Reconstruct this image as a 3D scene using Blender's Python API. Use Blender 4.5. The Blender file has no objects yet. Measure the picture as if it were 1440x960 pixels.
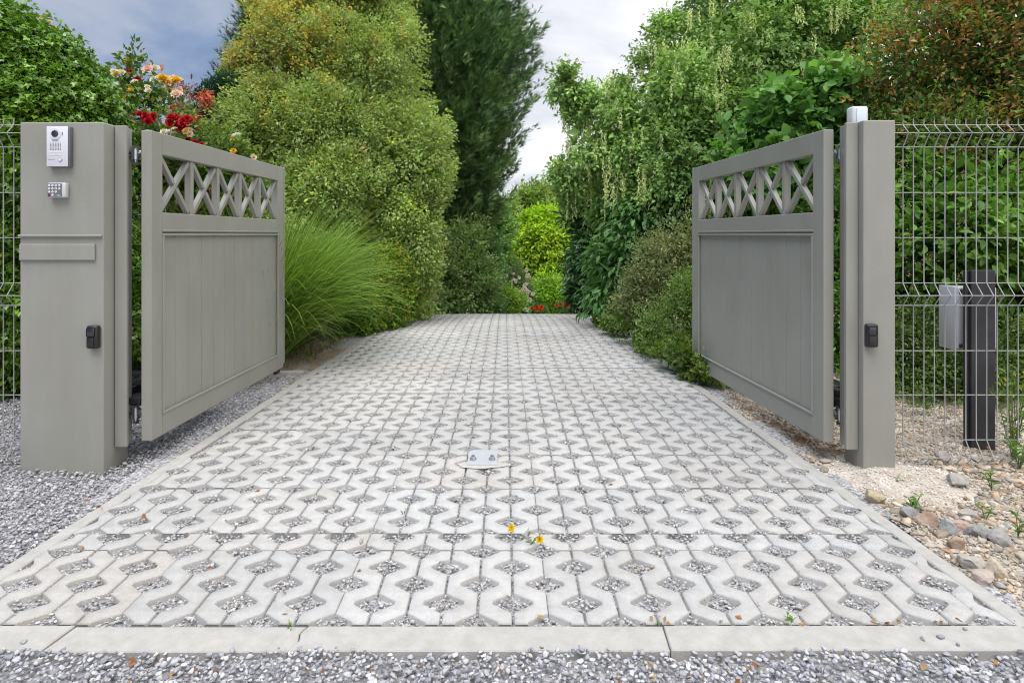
import bpy, bmesh, math, random
import numpy as np
from mathutils import Vector, Matrix
R = math.radians
scene = bpy.context.scene
col = scene.collection
F, CX, HZ, H = 850.0, 710.0, 330.0, 1.1            # focal length in photo pixels, principal column, horizon row, eye height

def P(px, py, d):
    return np.array([(px - CX) * d / F, d, H + (HZ - py) * d / F])

def gz(y):                                          # the land: level to the gate, then falling away
    y = np.asarray(y, dtype=float); t = np.clip(y - 6.5, 0, None)
    a = -.0173 * np.minimum(t, 4.5) ** 2 - .156 * np.clip(t - 4.5, 0, 19)
    return a
def xl(y): return -1.74 + .036 * np.minimum(y, 12)   # outer edges of the drive
def xr(y): return 1.55 - .026 * np.minimum(y, 12)

# ------------------------------------------------------------------ helpers
def tag(o, label=None, cat=None, group=None, kind=None):
    if label: o['label'] = label
    if cat: o['category'] = cat
    if group: o['group'] = group
    if kind: o['kind'] = kind
    return o

def empty(name, loc, rz=0, **k):
    o = bpy.data.objects.new(name, None); col.objects.link(o)
    o.location = loc; o.rotation_euler = (0, 0, rz); o.empty_display_size = .1
    return tag(o, **k)

def link(name, me, m, parent=None, world=True, **k):
    o = bpy.data.objects.new(name, me); col.objects.link(o)
    if m and not me.materials: me.materials.append(m)
    if parent:
        o.parent = parent
        if world:                                   # mesh given in world coordinates
            M = Matrix.LocRotScale(parent.location, parent.rotation_euler, None)
            if parent.parent:
                M = Matrix.LocRotScale(parent.parent.location, parent.parent.rotation_euler, None) @ M if parent.type == 'EMPTY' else M
            o.matrix_parent_inverse = M.inverted()
    return tag(o, **k)

def np_mesh(name, V, faces=None, colors=None, smooth=False, quads=None):
    """V (n,3); faces: (m,3) array and/or quads (q,4)"""
    me = bpy.data.meshes.new(name)
    V = np.ascontiguousarray(V, dtype=np.float32)
    me.vertices.add(len(V)); me.vertices.foreach_set('co', V.ravel())
    parts, starts, s = [], [], 0
    for A in (faces, quads):
        if A is None or len(A) == 0: continue
        A = np.ascontiguousarray(A, dtype=np.int32)
        k = A.shape[1]; starts.append(s + np.arange(len(A)) * k); s += A.size; parts.append(A.ravel())
    L = np.concatenate(parts); S = np.concatenate(starts).astype(np.int32)
    me.loops.add(len(L)); me.loops.foreach_set('vertex_index', L)
    me.polygons.add(len(S)); me.polygons.foreach_set('loop_start', S)
    if smooth: me.polygons.foreach_set('use_smooth', np.ones(len(S), dtype=bool))
    if colors is not None:
        a = me.attributes.new('col', 'FLOAT_COLOR', 'POINT')
        C = np.ones((len(V), 4), dtype=np.float32); C[:, :3] = colors
        a.data.foreach_set('color', C.ravel())
    me.update(calc_edges=True)
    return me

class MB:
    """collects bevelled boxes, prisms and tubes into one mesh"""
    def __init__(s): s.bm = bmesh.new()
    def box(s, x0, x1, y0, y1, z0, z1, bev=.003, M=None, seg=2):
        r = bmesh.ops.create_cube(s.bm, size=1)
        vs = r['verts']
        for v in vs:
            v.co = Vector(((x0 + x1) / 2 + v.co.x * (x1 - x0), (y0 + y1) / 2 + v.co.y * (y1 - y0), (z0 + z1) / 2 + v.co.z * (z1 - z0)))
        if bev:
            es = list({e for v in vs for e in v.link_edges})
            q = bmesh.ops.bevel(s.bm, geom=es, offset=bev, segments=seg, affect='EDGES', profile=.5)
            vs = list({v for f in q['faces'] for v in f.verts} | {v for v in vs if v.is_valid})
        if M is not None: bmesh.ops.transform(s.bm, matrix=M, verts=vs)
        return s
    def prism(s, pts, t0, t1, M=None, bev=0):
        """polygon pts in x,z extruded along y from t0 to t1"""
        a = [s.bm.verts.new((p[0], t0, p[1])) for p in pts]; b = [s.bm.verts.new((p[0], t1, p[1])) for p in pts]
        n = len(pts); fs = [s.bm.faces.new(a), s.bm.faces.new(b[::-1])]
        for i in range(n): fs.append(s.bm.faces.new((a[i], b[i], b[(i + 1) % n], a[(i + 1) % n])))
        vs = a + b
        if bev:
            q = bmesh.ops.bevel(s.bm, geom=list({e for f in fs for e in f.edges}), offset=bev, segments=2, affect='EDGES', profile=.5)
            vs = list({v for f in q['faces'] for v in f.verts} | {v for v in vs if v.is_valid})
        if M is not None: bmesh.ops.transform(s.bm, matrix=M, verts=vs)
        return s
    def tube(s, pts, r, n=8, caps=True):
        pts = [Vector(p) for p in pts]; rr = r if hasattr(r, '__len__') else [r] * len(pts)
        rings = []; up = Vector((0, 0, 1))
        for i, p in enumerate(pts):
            t = (pts[min(i + 1, len(pts) - 1)] - pts[max(i - 1, 0)]).normalized()
            a = t.cross(up if abs(t.z) < .9 else Vector((1, 0, 0))).normalized(); b = t.cross(a)
            rings.append([s.bm.verts.new(p + (a * math.cos(k * 2 * math.pi / n) + b * math.sin(k * 2 * math.pi / n)) * rr[i]) for k in range(n)])
        for A, B_ in zip(rings, rings[1:]):
            for k in range(n): s.bm.faces.new((A[k], A[(k + 1) % n], B_[(k + 1) % n], B_[k]))
        if caps: s.bm.faces.new(rings[0][::-1]); s.bm.faces.new(rings[-1])
        return s
    def build(s, name, m, parent=None, smooth=False, world=True, **k):
        bmesh.ops.recalc_face_normals(s.bm, faces=s.bm.faces)
        me = bpy.data.meshes.new(name); s.bm.to_mesh(me); s.bm.free()
        if smooth:
            for p in me.polygons: p.use_smooth = True
            try: me.set_sharp_from_angle(angle=R(35))
            except Exception: pass
        return link(name, me, m, parent, world, **k)

# ------------------------------------------------------------------ materials
def mat(name, c, rough=.5, c2=None, scale=20, fac=1, metal=0, bump=0, bscale=None, spec=.5, attr=False, stops=None, detail=6):
    m = bpy.data.materials.new(name); m.use_nodes = True
    nt = m.node_tree; N = nt.nodes; L = nt.links; b = N['Principled BSDF']
    b.inputs['Roughness'].default_value = rough; b.inputs['Metallic'].default_value = metal
    b.inputs['Specular IOR Level'].default_value = spec
    b.inputs['Base Color'].default_value = (*c, 1)
    tc = N.new('ShaderNodeTexCoord')
    src = None
    if attr:
        a = N.new('ShaderNodeAttribute'); a.attribute_name = 'col'; src = a.outputs['Color']
    if c2 is not None:
        nz = N.new('ShaderNodeTexNoise'); nz.inputs['Scale'].default_value = scale; nz.inputs['Detail'].default_value = detail
        nz.inputs['Roughness'].default_value = .65
        L.new(tc.outputs['Object'], nz.inputs['Vector'])
        rp = N.new('ShaderNodeValToRGB'); lo, hi = stops or (.35, .65)
        rp.color_ramp.elements[0].position = lo; rp.color_ramp.elements[1].position = hi
        rp.color_ramp.elements[0].color = (*c, 1); rp.color_ramp.elements[1].color = (*c2, 1)
        L.new(nz.outputs['Fac'], rp.inputs['Fac'])
        if src is not None:
            mx = N.new('ShaderNodeMix'); mx.data_type = 'RGBA'; mx.blend_type = 'MULTIPLY'; mx.inputs['Factor'].default_value = fac
            L.new(src, mx.inputs['A']); L.new(rp.outputs['Color'], mx.inputs['B']); src = mx.outputs['Result']
        else: src = rp.outputs['Color']
    if src is not None: L.new(src, b.inputs['Base Color'])
    if bump:
        n2 = N.new('ShaderNodeTexNoise'); n2.inputs['Scale'].default_value = bscale or scale; n2.inputs['Detail'].default_value = 5
        L.new(tc.outputs['Object'], n2.inputs['Vector'])
        bp = N.new('ShaderNodeBump'); bp.inputs['Strength'].default_value = bump; bp.inputs['Distance'].default_value = .01
        L.new(n2.outputs['Fac'], bp.inputs['Height']); L.new(bp.outputs['Normal'], b.inputs['Normal'])
    return m

def leaf_mat(name, rough=.5, trans=.35, spec=.35, tint=(1.25, 1.3, .6)):
    m = bpy.data.materials.new(name); m.use_nodes = True
    nt = m.node_tree; N = nt.nodes; L = nt.links; b = N['Principled BSDF']
    a = N.new('ShaderNodeAttribute'); a.attribute_name = 'col'
    b.inputs['Roughness'].default_value = rough; b.inputs['Specular IOR Level'].default_value = spec
    L.new(a.outputs['Color'], b.inputs['Base Color'])
    t = N.new('ShaderNodeBsdfTranslucent')
    mx = N.new('ShaderNodeMix'); mx.data_type = 'RGBA'; mx.blend_type = 'MULTIPLY'; mx.inputs['Factor'].default_value = 1
    L.new(a.outputs['Color'], mx.inputs['A']); mx.inputs['B'].default_value = (*tint, 1)
    L.new(mx.outputs['Result'], t.inputs['Color'])
    s = N.new('ShaderNodeMixShader'); s.inputs[0].default_value = trans
    L.new(b.outputs[0], s.inputs[1]); L.new(t.outputs[0], s.inputs[2])
    L.new(s.outputs[0], N['Material Output'].inputs['Surface'])
    return m

CONC = mat('paver_concrete', (.60, .59, .57), .85, (1, 1, 1), scale=160, fac=.5, bump=.35, bscale=300, spec=.2, attr=True, stops=(.3, .55))
KERB = mat('kerb_concrete', (.34, .325, .298), .85, (.41, .395, .368), scale=18, bump=.3, bscale=260, spec=.2)
STONE = mat('gravel_stone', (.8, .8, .8), .75, (1.1, 1.1, 1.1), scale=120, fac=1, spec=.3, attr=True)
def gate_material():
    m = mat('gate_paint', (.266, .260, .228), .4, (.284, .278, .245), scale=2.5, bump=.05, bscale=900, spec=.45, stops=(.3, .7))
    nt = m.node_tree; N = nt.nodes; L = nt.links; b = N['Principled BSDF']
    src = b.inputs['Base Color'].links[0].from_socket
    g = N.new('ShaderNodeNewGeometry')
    def layer(scale, sx, p0, p1, c0, c1, det=4):
        nonlocal src
        mp = N.new('ShaderNodeMapping'); mp.inputs['Scale'].default_value = sx; L.new(g.outputs['Position'], mp.inputs['Vector'])
        n = N.new('ShaderNodeTexNoise'); n.inputs['Scale'].default_value = scale; n.inputs['Detail'].default_value = det; L.new(mp.outputs[0], n.inputs['Vector'])
        r = N.new('ShaderNodeValToRGB'); r.color_ramp.elements[0].position = p0; r.color_ramp.elements[1].position = p1
        r.color_ramp.elements[0].color = (*c0, 1); r.color_ramp.elements[1].color = (*c1, 1); L.new(n.outputs['Fac'], r.inputs['Fac'])
        x = N.new('ShaderNodeMix'); x.data_type = 'RGBA'; x.blend_type = 'MULTIPLY'; x.inputs['Factor'].default_value = 1
        L.new(src, x.inputs['A']); L.new(r.outputs['Color'], x.inputs['B']); src = x.outputs['Result']; return n.outputs['Fac']
    layer(26, (1, 1, .05), .38, .6, (.982, .982, .98), (1.006, 1.006, 1.006))            # rain streaks
    layer(210, (1, 1, 1), .70, .74, (1, 1, 1), (1.5, 1.5, 1.5), 2)                    # specks of dried splash
    f = layer(5, (1, 1, .6), .35, .65, (.96, .955, .945), (1.03, 1.03, 1.035))        # handling and dust
    L.new(src, b.inputs['Base Color'])
    mr = N.new('ShaderNodeMapRange'); mr.inputs['To Min'].default_value = .30; mr.inputs['To Max'].default_value = .52; L.new(f, mr.inputs['Value']); L.new(mr.outputs[0], b.inputs['Roughness'])
    return m
GATE = gate_material()
ZINC = mat('zinc', (.62, .64, .66), .28, (.45, .47, .5), scale=60, metal=1)
BLACK = mat('black_plastic', (.012, .012, .013), .32, (.018, .018, .02), scale=30, spec=.5)
SATIN = mat('black_metal', (.02, .02, .023), .5, (.032, .032, .036), scale=8, spec=.4)
GREY_PL = mat('grey_plastic', (.38, .40, .43), .45, (.42, .44, .47), scale=6)
WIRE = mat('grey_wire', (.27, .27, .26), .5, (.33, .33, .315), scale=9)
ALU = mat('silver_plastic', (.62, .62, .66), .35, (.66, .66, .70), scale=200, spec=.5)
ALU_D = mat('dark_grey_plastic', (.10, .10, .105), .5, (.13, .13, .135), scale=40)
WHITE = mat('white_plastic', (.58, .58, .58), .35, (.62, .62, .62), scale=20)
BARK = mat('bark', (.09, .065, .045), .9, (.17, .13, .095), scale=30, bump=.6)
LEAF = leaf_mat('leaf'); GLOSS = leaf_mat('glossy_leaf', .3, .2, .55); NEEDLE = leaf_mat('needle', .55, .15, .25)
BLADE = leaf_mat('grass_blade', .5, .35, .3); PETAL = leaf_mat('petal', .6, .35, .2, (1, 1, 1))

# ------------------------------------------------------------------ foliage
TO_CAM = np.array([0, 0, 1.1])
T_FOLD = (np.array([[0, 0, 0], [-.5, .45, .13], [.5, .45, .13], [0, .45, 0], [0, 1, -.08]]), np.array([[0, 3, 1], [3, 4, 1], [0, 2, 3], [3, 2, 4]]), np.array([0, 1, 1, 0, .6]))
T_QUAD = (np.array([[0, 0, 0], [.5, .5, .08], [0, 1, 0], [-.5, .5, .08]]), np.array([[0, 1, 2], [0, 2, 3]]), np.array([0, 1, .5, 1]))
T_IVY = (np.array([[0, .12, 0], [-.32, -.02, .06], [-.55, .38, .1], [-.25, .5, .05], [0, 1, -.1], [.25, .5, .05], [.55, .38, .1], [.32, -.02, .06]]),
         np.array([[0, 2, 1], [0, 3, 2], [0, 4, 3], [0, 5, 4], [0, 6, 5], [0, 7, 6]]), np.array([0, 1, 1, .6, 1, .6, 1, 1]))
T_OVAL = (np.array([[0, 0, 0], [-.36, .2, .1], [-.48, .5, .13], [-.28, .8, .06], [0, 1, -.1], [.28, .8, .06], [.48, .5, .13], [.36, .2, .1], [0, .25, 0], [0, .6, 0]]),
          np.array([[0, 8, 1], [1, 8, 2], [8, 9, 2], [2, 9, 3], [9, 4, 3], [0, 7, 8], [7, 6, 8], [8, 6, 9], [6, 5, 9], [9, 5, 4]]), np.array([0, 1, 1, 1, .6, 1, 1, 1, 0, 0]))
T_NEED = (np.array([[0, 0, 0], [.5, .35, .05], [0, 1, 0], [-.5, .35, .05]]), np.array([[0, 1, 2], [0, 2, 3]]), np.array([0, .5, 1, .5]))
T_SPRAY = (np.array([[0, 0, 0], [.07, .0, 0], [0, 1.0, 0], [.36, .78, .03], [.0, .25, 0], [.0, .4, 0], [-.36, .78, .03], [.28, .5, .03], [-.28, .5, .03], [0, .1, 0]]),
           np.array([[0, 1, 2], [4, 5, 3], [4, 6, 5], [9, 4, 7], [9, 8, 4]]), np.array([0, 0, 1, 1, 0, 0, 1, 1, 1, 0]))

def unit(a): return a / np.maximum(np.linalg.norm(a, axis=-1, keepdims=True), 1e-9)

def leaves_mesh(name, pos, axis, nrm, size, width, colr, tpl, edge=None):
    """one mesh with a leaf at each pos: axis = leaf direction, nrm = facing, size = length, width = width/length"""
    T, Fc, w = tpl; n = len(pos); k = len(T)
    y = unit(axis); z = unit(nrm - y * np.sum(nrm * y, 1, keepdims=True)); x = np.cross(y, z)
    s = size[:, None, None]
    V = pos[:, None, :] + s * (T[None, :, 0:1] * width * x[:, None, :] + T[None, :, 1:2] * y[:, None, :] + T[None, :, 2:3] * z[:, None, :])
    Fi = (np.arange(n) * k)[:, None, None] + Fc[None]
    C = np.repeat(colr[:, None, :], k, 1)
    if edge is not None:
        e = (w[None, :, None] * edge[:, 3][:, None, None]); C = C * (1 - e) + edge[:, None, :3] * e
    return np_mesh(name, V.reshape(-1, 3), Fi.reshape(-1, 3), C.reshape(-1, 3))

def pick(rng, pal, n):
    pal = np.array(pal); i = rng.integers(0, len(pal), n); j = rng.integers(0, len(pal), n); t = rng.random((n, 1))
    return pal[i] * (1 - t) + pal[j] * t

def Bb(px, py, d, rx, ry, rd=None, dens=1):
    c = P(px, py, d); a, b = rx * d / F, ry * d / F
    return (*c, a, rd if rd else .8 * (a + b) / 2 + .1, b, dens)

def crown_pts(rng, blobs, cd, lpc, cr, size, pal, sprig=.06, droop=0, up=.4, out=.8, rnd=.7, jit=.2, flat=1., inner=.35, back=-.3, nup=.6, cjit=.16, bough=None, bn=11):
    """boughs sit on the blobs, leaf clumps on the outer and upper side of each bough, leaves round each clump"""
    B_ = np.array(blobs); Ps, As, Ns, Ss, Cs = [], [], [], [], []
    UP = np.array([0, 0, 1.])
    for bi, b in enumerate(B_):
        c, r, dn = b[:3], b[3:6], b[6]
        area = 4 * math.pi * ((r[0] * r[1]) ** 1.6 / 3 + (r[0] * r[2]) ** 1.6 / 3 + (r[1] * r[2]) ** 1.6 / 3) ** (1 / 1.6)
        br0 = min(bough if bough else cr * 2.6, .5 * r.min())
        nb = max(3, int(area * cd * dn / bn))
        d = unit(rng.normal(size=(nb * 3, 3)))
        tc = unit(TO_CAM - c); d = d[d @ tc > back][:nb]
        if len(d) == 0: continue
        rad = 1.0 - .30 * rng.random(len(d)) ** 1.5
        q = c + d * (r * rad[:, None] - br0 * .55)
        o = unit(d / r)
        keep = np.ones(len(d), bool)
        for bj, g in enumerate(B_):
            if bj != bi: keep &= (np.sum(((q - g[:3]) / g[3:6]) ** 2, 1) > .5)
        q, o = q[keep], o[keep]; nb = len(q)
        if nb == 0: continue
        bd = unit(o + UP * .45)
        br = br0 * (.7 + .6 * rng.random((nb, 1)))
        e = unit(rng.normal(size=(nb, bn, 3))); sg = np.sign(np.sum(e * bd[:, None], 2, keepdims=True)); e = e * np.where(rng.random((nb, bn, 1)) < .85, sg, 1)
        p = (q[:, None] + e * br[:, None] * (.55 + .5 * rng.random((nb, bn, 1)) ** .5)).reshape(-1, 3)
        o = unit(np.repeat(o, bn, 0) * .6 + e.reshape(-1, 3)); n = len(p)
        bc = np.repeat(1 + cjit * rng.normal(size=(nb, 1)).clip(-1.5, 1.5), bn, 0)
        cc = (pal(p) if callable(pal) else np.repeat(pick(rng, pal, nb), bn, 0) * .6 + pick(rng, pal, n) * .4) * bc
        m = lpc
        sp = rng.random(n) < sprig
        tt = rng.random((n, m, 1))
        tw = unit(o + .4 * rng.normal(size=(n, 3)) + UP * (up - droop))          # the twig of each clump
        ln = np.where(sp, 2.4, 1.)[:, None, None] * cr
        sc = np.where(sp, .35, 1.)[:, None, None] * cr * .5
        off = tw[:, None, :] * (tt * 1.4 - .5) * ln + rng.normal(size=(n, m, 3)) * sc * np.array([1, 1, flat])
        pos = p[:, None, :] + off
        ax = unit(out * o[:, None, :] + .5 * tw[:, None, :] + rnd * rng.normal(size=(n, m, 3)) - droop * UP)
        nr = unit(nup * UP + .6 * o[:, None, :] + .4 * rng.normal(size=(n, m, 3)))
        Ps.append(pos.reshape(-1, 3)); As.append(ax.reshape(-1, 3)); Ns.append(nr.reshape(-1, 3))
        Ss.append((size * (.65 + .6 * rng.random((n, m)))).ravel())
        Cs.append((np.repeat(cc[:, None, :], m, 1) * (1 + jit * rng.normal(size=(n, m, 1)).clip(-2, 2))).reshape(-1, 3))
        if inner:                                     # older, larger leaves further in
            k = int(area * cd * dn * lpc * inner * .3)
            di = unit(rng.normal(size=(k, 3))); pi = c + di * r * (.3 + .45 * rng.random((k, 1)))
            Ps.append(pi); As.append(unit(rng.normal(size=(k, 3)) + di)); Ns.append(unit(rng.normal(size=(k, 3)) + di))
            Ss.append(size * 2.4 * (.7 + .6 * rng.random(k))); Cs.append(pick(rng, pal, k) if not callable(pal) else pal(pi))
    cat = np.concatenate
    return cat(Ps), cat(As), cat(Ns), cat(Ss), np.clip(cat(Cs), .004, 1)

def trunk_mb(base, top, r, rng, limbs=4, spread=.5):
    m = MB(); b, t = np.array(base, float), np.array(top, float)
    pts = [b + (t - b) * k / 5 + np.array([rng.normal() * .03, rng.normal() * .03, 0]) * k for k in range(6)]
    m.tube(pts, [r * (1 - .14 * k) for k in range(6)], 8)
    for i in range(limbs):
        k = 2 + i % 3; a = rng.random() * 6.28; s0 = pts[k]; Ln = np.linalg.norm(t - b) * spread
        e = s0 + np.array([math.cos(a) * Ln * .6, math.sin(a) * Ln * .6, Ln * .5])
        m.tube([s0, (s0 + e) / 2 + np.array([0, 0, -.05 * Ln]), e], [r * .45, r * .3, r * .1], 6)
    return m

def plant(name, label, cat, blobs, seed, base=None, group=None, cd=60, lpc=14, cr=.1, size=.05, width=.55, pal=((.05, .09, .02),), tpl=T_FOLD,
          m=LEAF, edge=None, part='crown', stem='trunk', tr=.05, limbs=4, ttop=None, gain=1.75, **kw):
    rng = np.random.default_rng(seed)
    B_ = np.array(blobs)
    if base is None: base = (B_[0, 0], B_[0, 1])
    z0 = float(gz(base[1])) - .05
    root = empty(name, (base[0], base[1], z0), label=label, cat=cat, group=group)
    p, a, n, s, c = crown_pts(rng, blobs, cd, lpc, cr, size, pal, **kw)
    c = np.clip(c * gain, .004, 1)
    keep = p[:, 2] > gz(p[:, 1]) + .01
    p, a, n, s, c = p[keep], a[keep], n[keep], s[keep], c[keep]
    e = None
    if edge is not None:
        e = np.empty((len(p), 4)); e[:, :3] = np.array(edge[:3]) * (1 + .15 * rng.normal(size=(len(p), 1))); e[:, 3] = edge[3] * (rng.random(len(p)) ** .6)
    link(part, leaves_mesh(part, p, a, n, s, width, c, tpl, e), m, root)
    if stem:
        top = ttop if ttop is not None else (B_[0, 0], B_[0, 1], B_[0, 2] + .3 * B_[0, 5])
        trunk_mb((base[0], base[1], z0), top, tr, rng, limbs).build(stem, BARK, root, smooth=True)
    return root

# ================================================================== SETTING: land, drive, kerbs, gravel
rng = np.random.default_rng(7); random.seed(7)
def grid_sheet(name, xs, ys, zf, m, kind='structure'):
    X, Y = np.meshgrid(xs, ys); Z = zf(X, Y); nx, ny = len(xs), len(ys)
    V = np.stack([X, Y, Z], -1).reshape(-1, 3)
    i = np.arange(nx - 1)[None, :] + (np.arange(ny - 1) * nx)[:, None]
    Q = np.stack([i, i + 1, i + nx + 1, i + nx], -1).reshape(-1, 4)
    return link(name, np_mesh(name, V, quads=Q, smooth=True), m, kind=kind)

SOIL = mat('soil', (.16, .115, .07), .95, (.36, .29, .21), scale=14, bump=.6, bscale=60, spec=.1)
SAND = mat('pale_sand', (.33, .27, .21), .95, (.56, .50, .43), scale=9, bump=.9, bscale=120, spec=.1, stops=(.3, .6))
BED = mat('gravel_bed_ground', (.10, .10, .105), .9, (.52, .51, .51), scale=70, bump=1.0, bscale=90, spec=.1, stops=(.35, .62))
ys = np.concatenate([np.arange(-6, 14, .5), np.arange(14, 40, 2), np.arange(40, 640, 40)]); xs = np.concatenate([np.arange(-300, -12, 24), np.arange(-12, 12.1, .75), np.arange(24, 320, 24)])
grid_sheet('ground', xs, ys, lambda X, Y: gz(Y) - .075, SOIL)
def wob(x, y): return .012 * np.sin(x * 4.1 + 1) * np.sin(y * 3.7) + .008 * np.sin(x * 9.3) * np.sin(y * 8.1 + 2)
grid_sheet('gravel_ground', np.arange(-6, 6.01, .1), np.arange(-3, 1.61, .1), lambda X, Y: -.026 + wob(X, Y) * .3, BED)
def left_x(u, Y): return (xl(Y) - .03) - u
grid_sheet('gravel_yard', np.arange(0, 4.01, .08), np.arange(1.62, 4.79, .08), lambda U, Y: -.03 + wob(U, Y), BED)
o = bpy.data.objects['gravel_yard']; me = o.data
co = np.empty(len(me.vertices) * 3, np.float32); me.vertices.foreach_get('co', co); co = co.reshape(-1, 3)
co[:, 0] = xl(co[:, 1]) - .03 - co[:, 0]; me.vertices.foreach_set('co', co.ravel()); me.flip_normals(); me.update()
grid_sheet('soil_verge', np.arange(-4.2, -1.3, .08), np.arange(4.86, 9, .08), lambda X, Y: gz(Y) - .02 + wob(X, Y) * .7, SOIL)
# sandy ground on the right, heaped a little round the gate post
def sand_z(U, Y):
    X = xr(Y) + .02 + U
    return gz(Y) - .03 + .05 * np.exp(-((X - 1.78) ** 2 + (Y - 2.86) ** 2) / .08) + wob(X, Y) * 1.1 + .012 * np.sin(X * 23) * np.sin(Y * 21)
grid_sheet('sand_ground', np.arange(0, 3.2, .05), np.arange(1.62, 8, .05), sand_z, SAND)
o = bpy.data.objects['sand_ground']; me = o.data
co = np.empty(len(me.vertices) * 3, np.float32); me.vertices.foreach_get('co', co); co = co.reshape(-1, 3)
co[:, 0] = xr(co[:, 1]) + .02 + co[:, 0]; me.vertices.foreach_set('co', co.ravel()); me.update()

# ---- grass pavers: zigzag ribbons of concrete leaving diamond holes
PA, PB = .1035, .0985                                # column and row spacing
X0 = -.080                                           # a column where the even rows have holes
HW, Y0, YC = .0595, 1.713, 2.226
def lattice(x, y):
    """hole test in drive coordinates"""
    B_ = y >= YC
    v = np.where(B_, (y - YC) / PB, (y - Y0) / PB); u = (x - X0) / PA
    k = np.round(u); du = np.abs(u - k) * PA
    best = np.full(x.shape, 9.)
    for dk in (-1, 0, 1):
        kk = np.round(u) + dk
        par = np.mod(kk, 2)
        j = 2 * np.round((v - par) / 2) + par
        best = np.minimum(best, np.abs(u - kk) * PA / HW + np.abs(v - j) * 2)
    return best, du
def edgeL(y): return xl(y) + .062
def edgeR(y): return xr(y) - .062
def build_drive():
    Vs, Qs, Cs, nv = [], [], [], 0
    courses = [(Y0 - .008, 2.1068, Y0), (2.108, YC - .0006, Y0)]
    y = YC
    while y < 15: courses.append((y + .0006, y + .3934, YC)); y += .394
    r = np.random.default_rng(3)
    K0, K1 = -18, 18
    for (ya, yb, ref) in courses:
        offs = 0
        blk = {}
        for k in range(K0, K1):
            b = (k + 4) // 6
            if b not in blk: blk[b] = (r.normal() * .0011, r.normal() * .002, r.normal() * .003, 1 + r.normal() * .05, r.normal() * .007)
            dz, tx, ty, br, wm = blk[b]
            thinL, thinR = (k + 4) % 6 == 0, (k + 5) % 6 == 0
            gL, gR = (.001 if thinL else .0036), (.001 if thinR else .0036)
            j0, j1 = math.floor((ya - ref) / PB) - 1, math.ceil((yb - ref) / PB) + 1
            ev = {}
            for j in range(j0, j1 + 1):
                c = ref + j * PB
                for t in (-PB / 2, -.008, .008, PB / 2 - 1e-4): ev[round(c + t, 5)] = None
            yy = [v for v in sorted(ev) if ya < v < yb]; yy = [ya] + yy + [yb]
            xa, xb = X0 + k * PA, X0 + (k + 1) * PA
            rows = []
            for yv in yy:
                def side(col):
                    v = (yv - ref) / PB; j = round(v)
                    if (j + col) % 2: return 0
                    return max(0, min(1, (PB / 2 - abs(v - j) * PB) / (PB / 2 - .008)))
                l = xa + gL + (HW - gL) * side(k); q = xb - gR - (HW - gR) * side(k + 1)
                eL, eR = float(edgeL(yv)), float(edgeR(yv))
                l = min(max(l, eL), eR); q = min(max(q, eL), eR)
                rows.append((l, q, yv))
            if max(q - l for l, q, _ in rows) < .04: continue
            bev = .0035; ring = []
            n = len(rows)
            for i, (l, q, yv) in enumerate(rows):
                z = float(gz(yv)) + dz + tx * ((xa + xb) / 2 - X0 - b * 6 * PA) + ty * (yv - (ya + yb) / 2)
                bb = min(bev, (q - l) * .3); ye = yv + (.0012 if i == 0 else -.0012 if i == n - 1 else 0)
                ring.append([(l, yv, z - .055), (l, yv, z - bev), (l + bb, ye, z), (q - bb, ye, z), (q, yv, z - bev), (q, yv, z - .055)])
            Vs.append(np.array(ring).reshape(-1, 3))
            i = nv + np.arange(n - 1)[:, None] * 6 + np.arange(5)[None]
            Qs.append(np.stack([i, i + 6, i + 7, i + 1], -1).reshape(-1, 4)[:, ::-1])
            for e in (nv, nv + (n - 1) * 6):
                Qs.append(np.array([[e, e + 1, e + 4, e + 5], [e + 1, e + 2, e + 3, e + 4]])[:, ::(1 if e == nv else -1)])
            cc = np.array([br + wm, br, br - wm]); Cs.append(np.repeat(cc[None], n * 6, 0)); nv += n * 6
    return np_mesh('driveway', np.concatenate(Vs), quads=np.concatenate(Qs), colors=np.concatenate(Cs))
link('driveway', build_drive(), CONC, kind='structure')
bpy.data.objects['driveway'].data.materials.clear()
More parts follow.
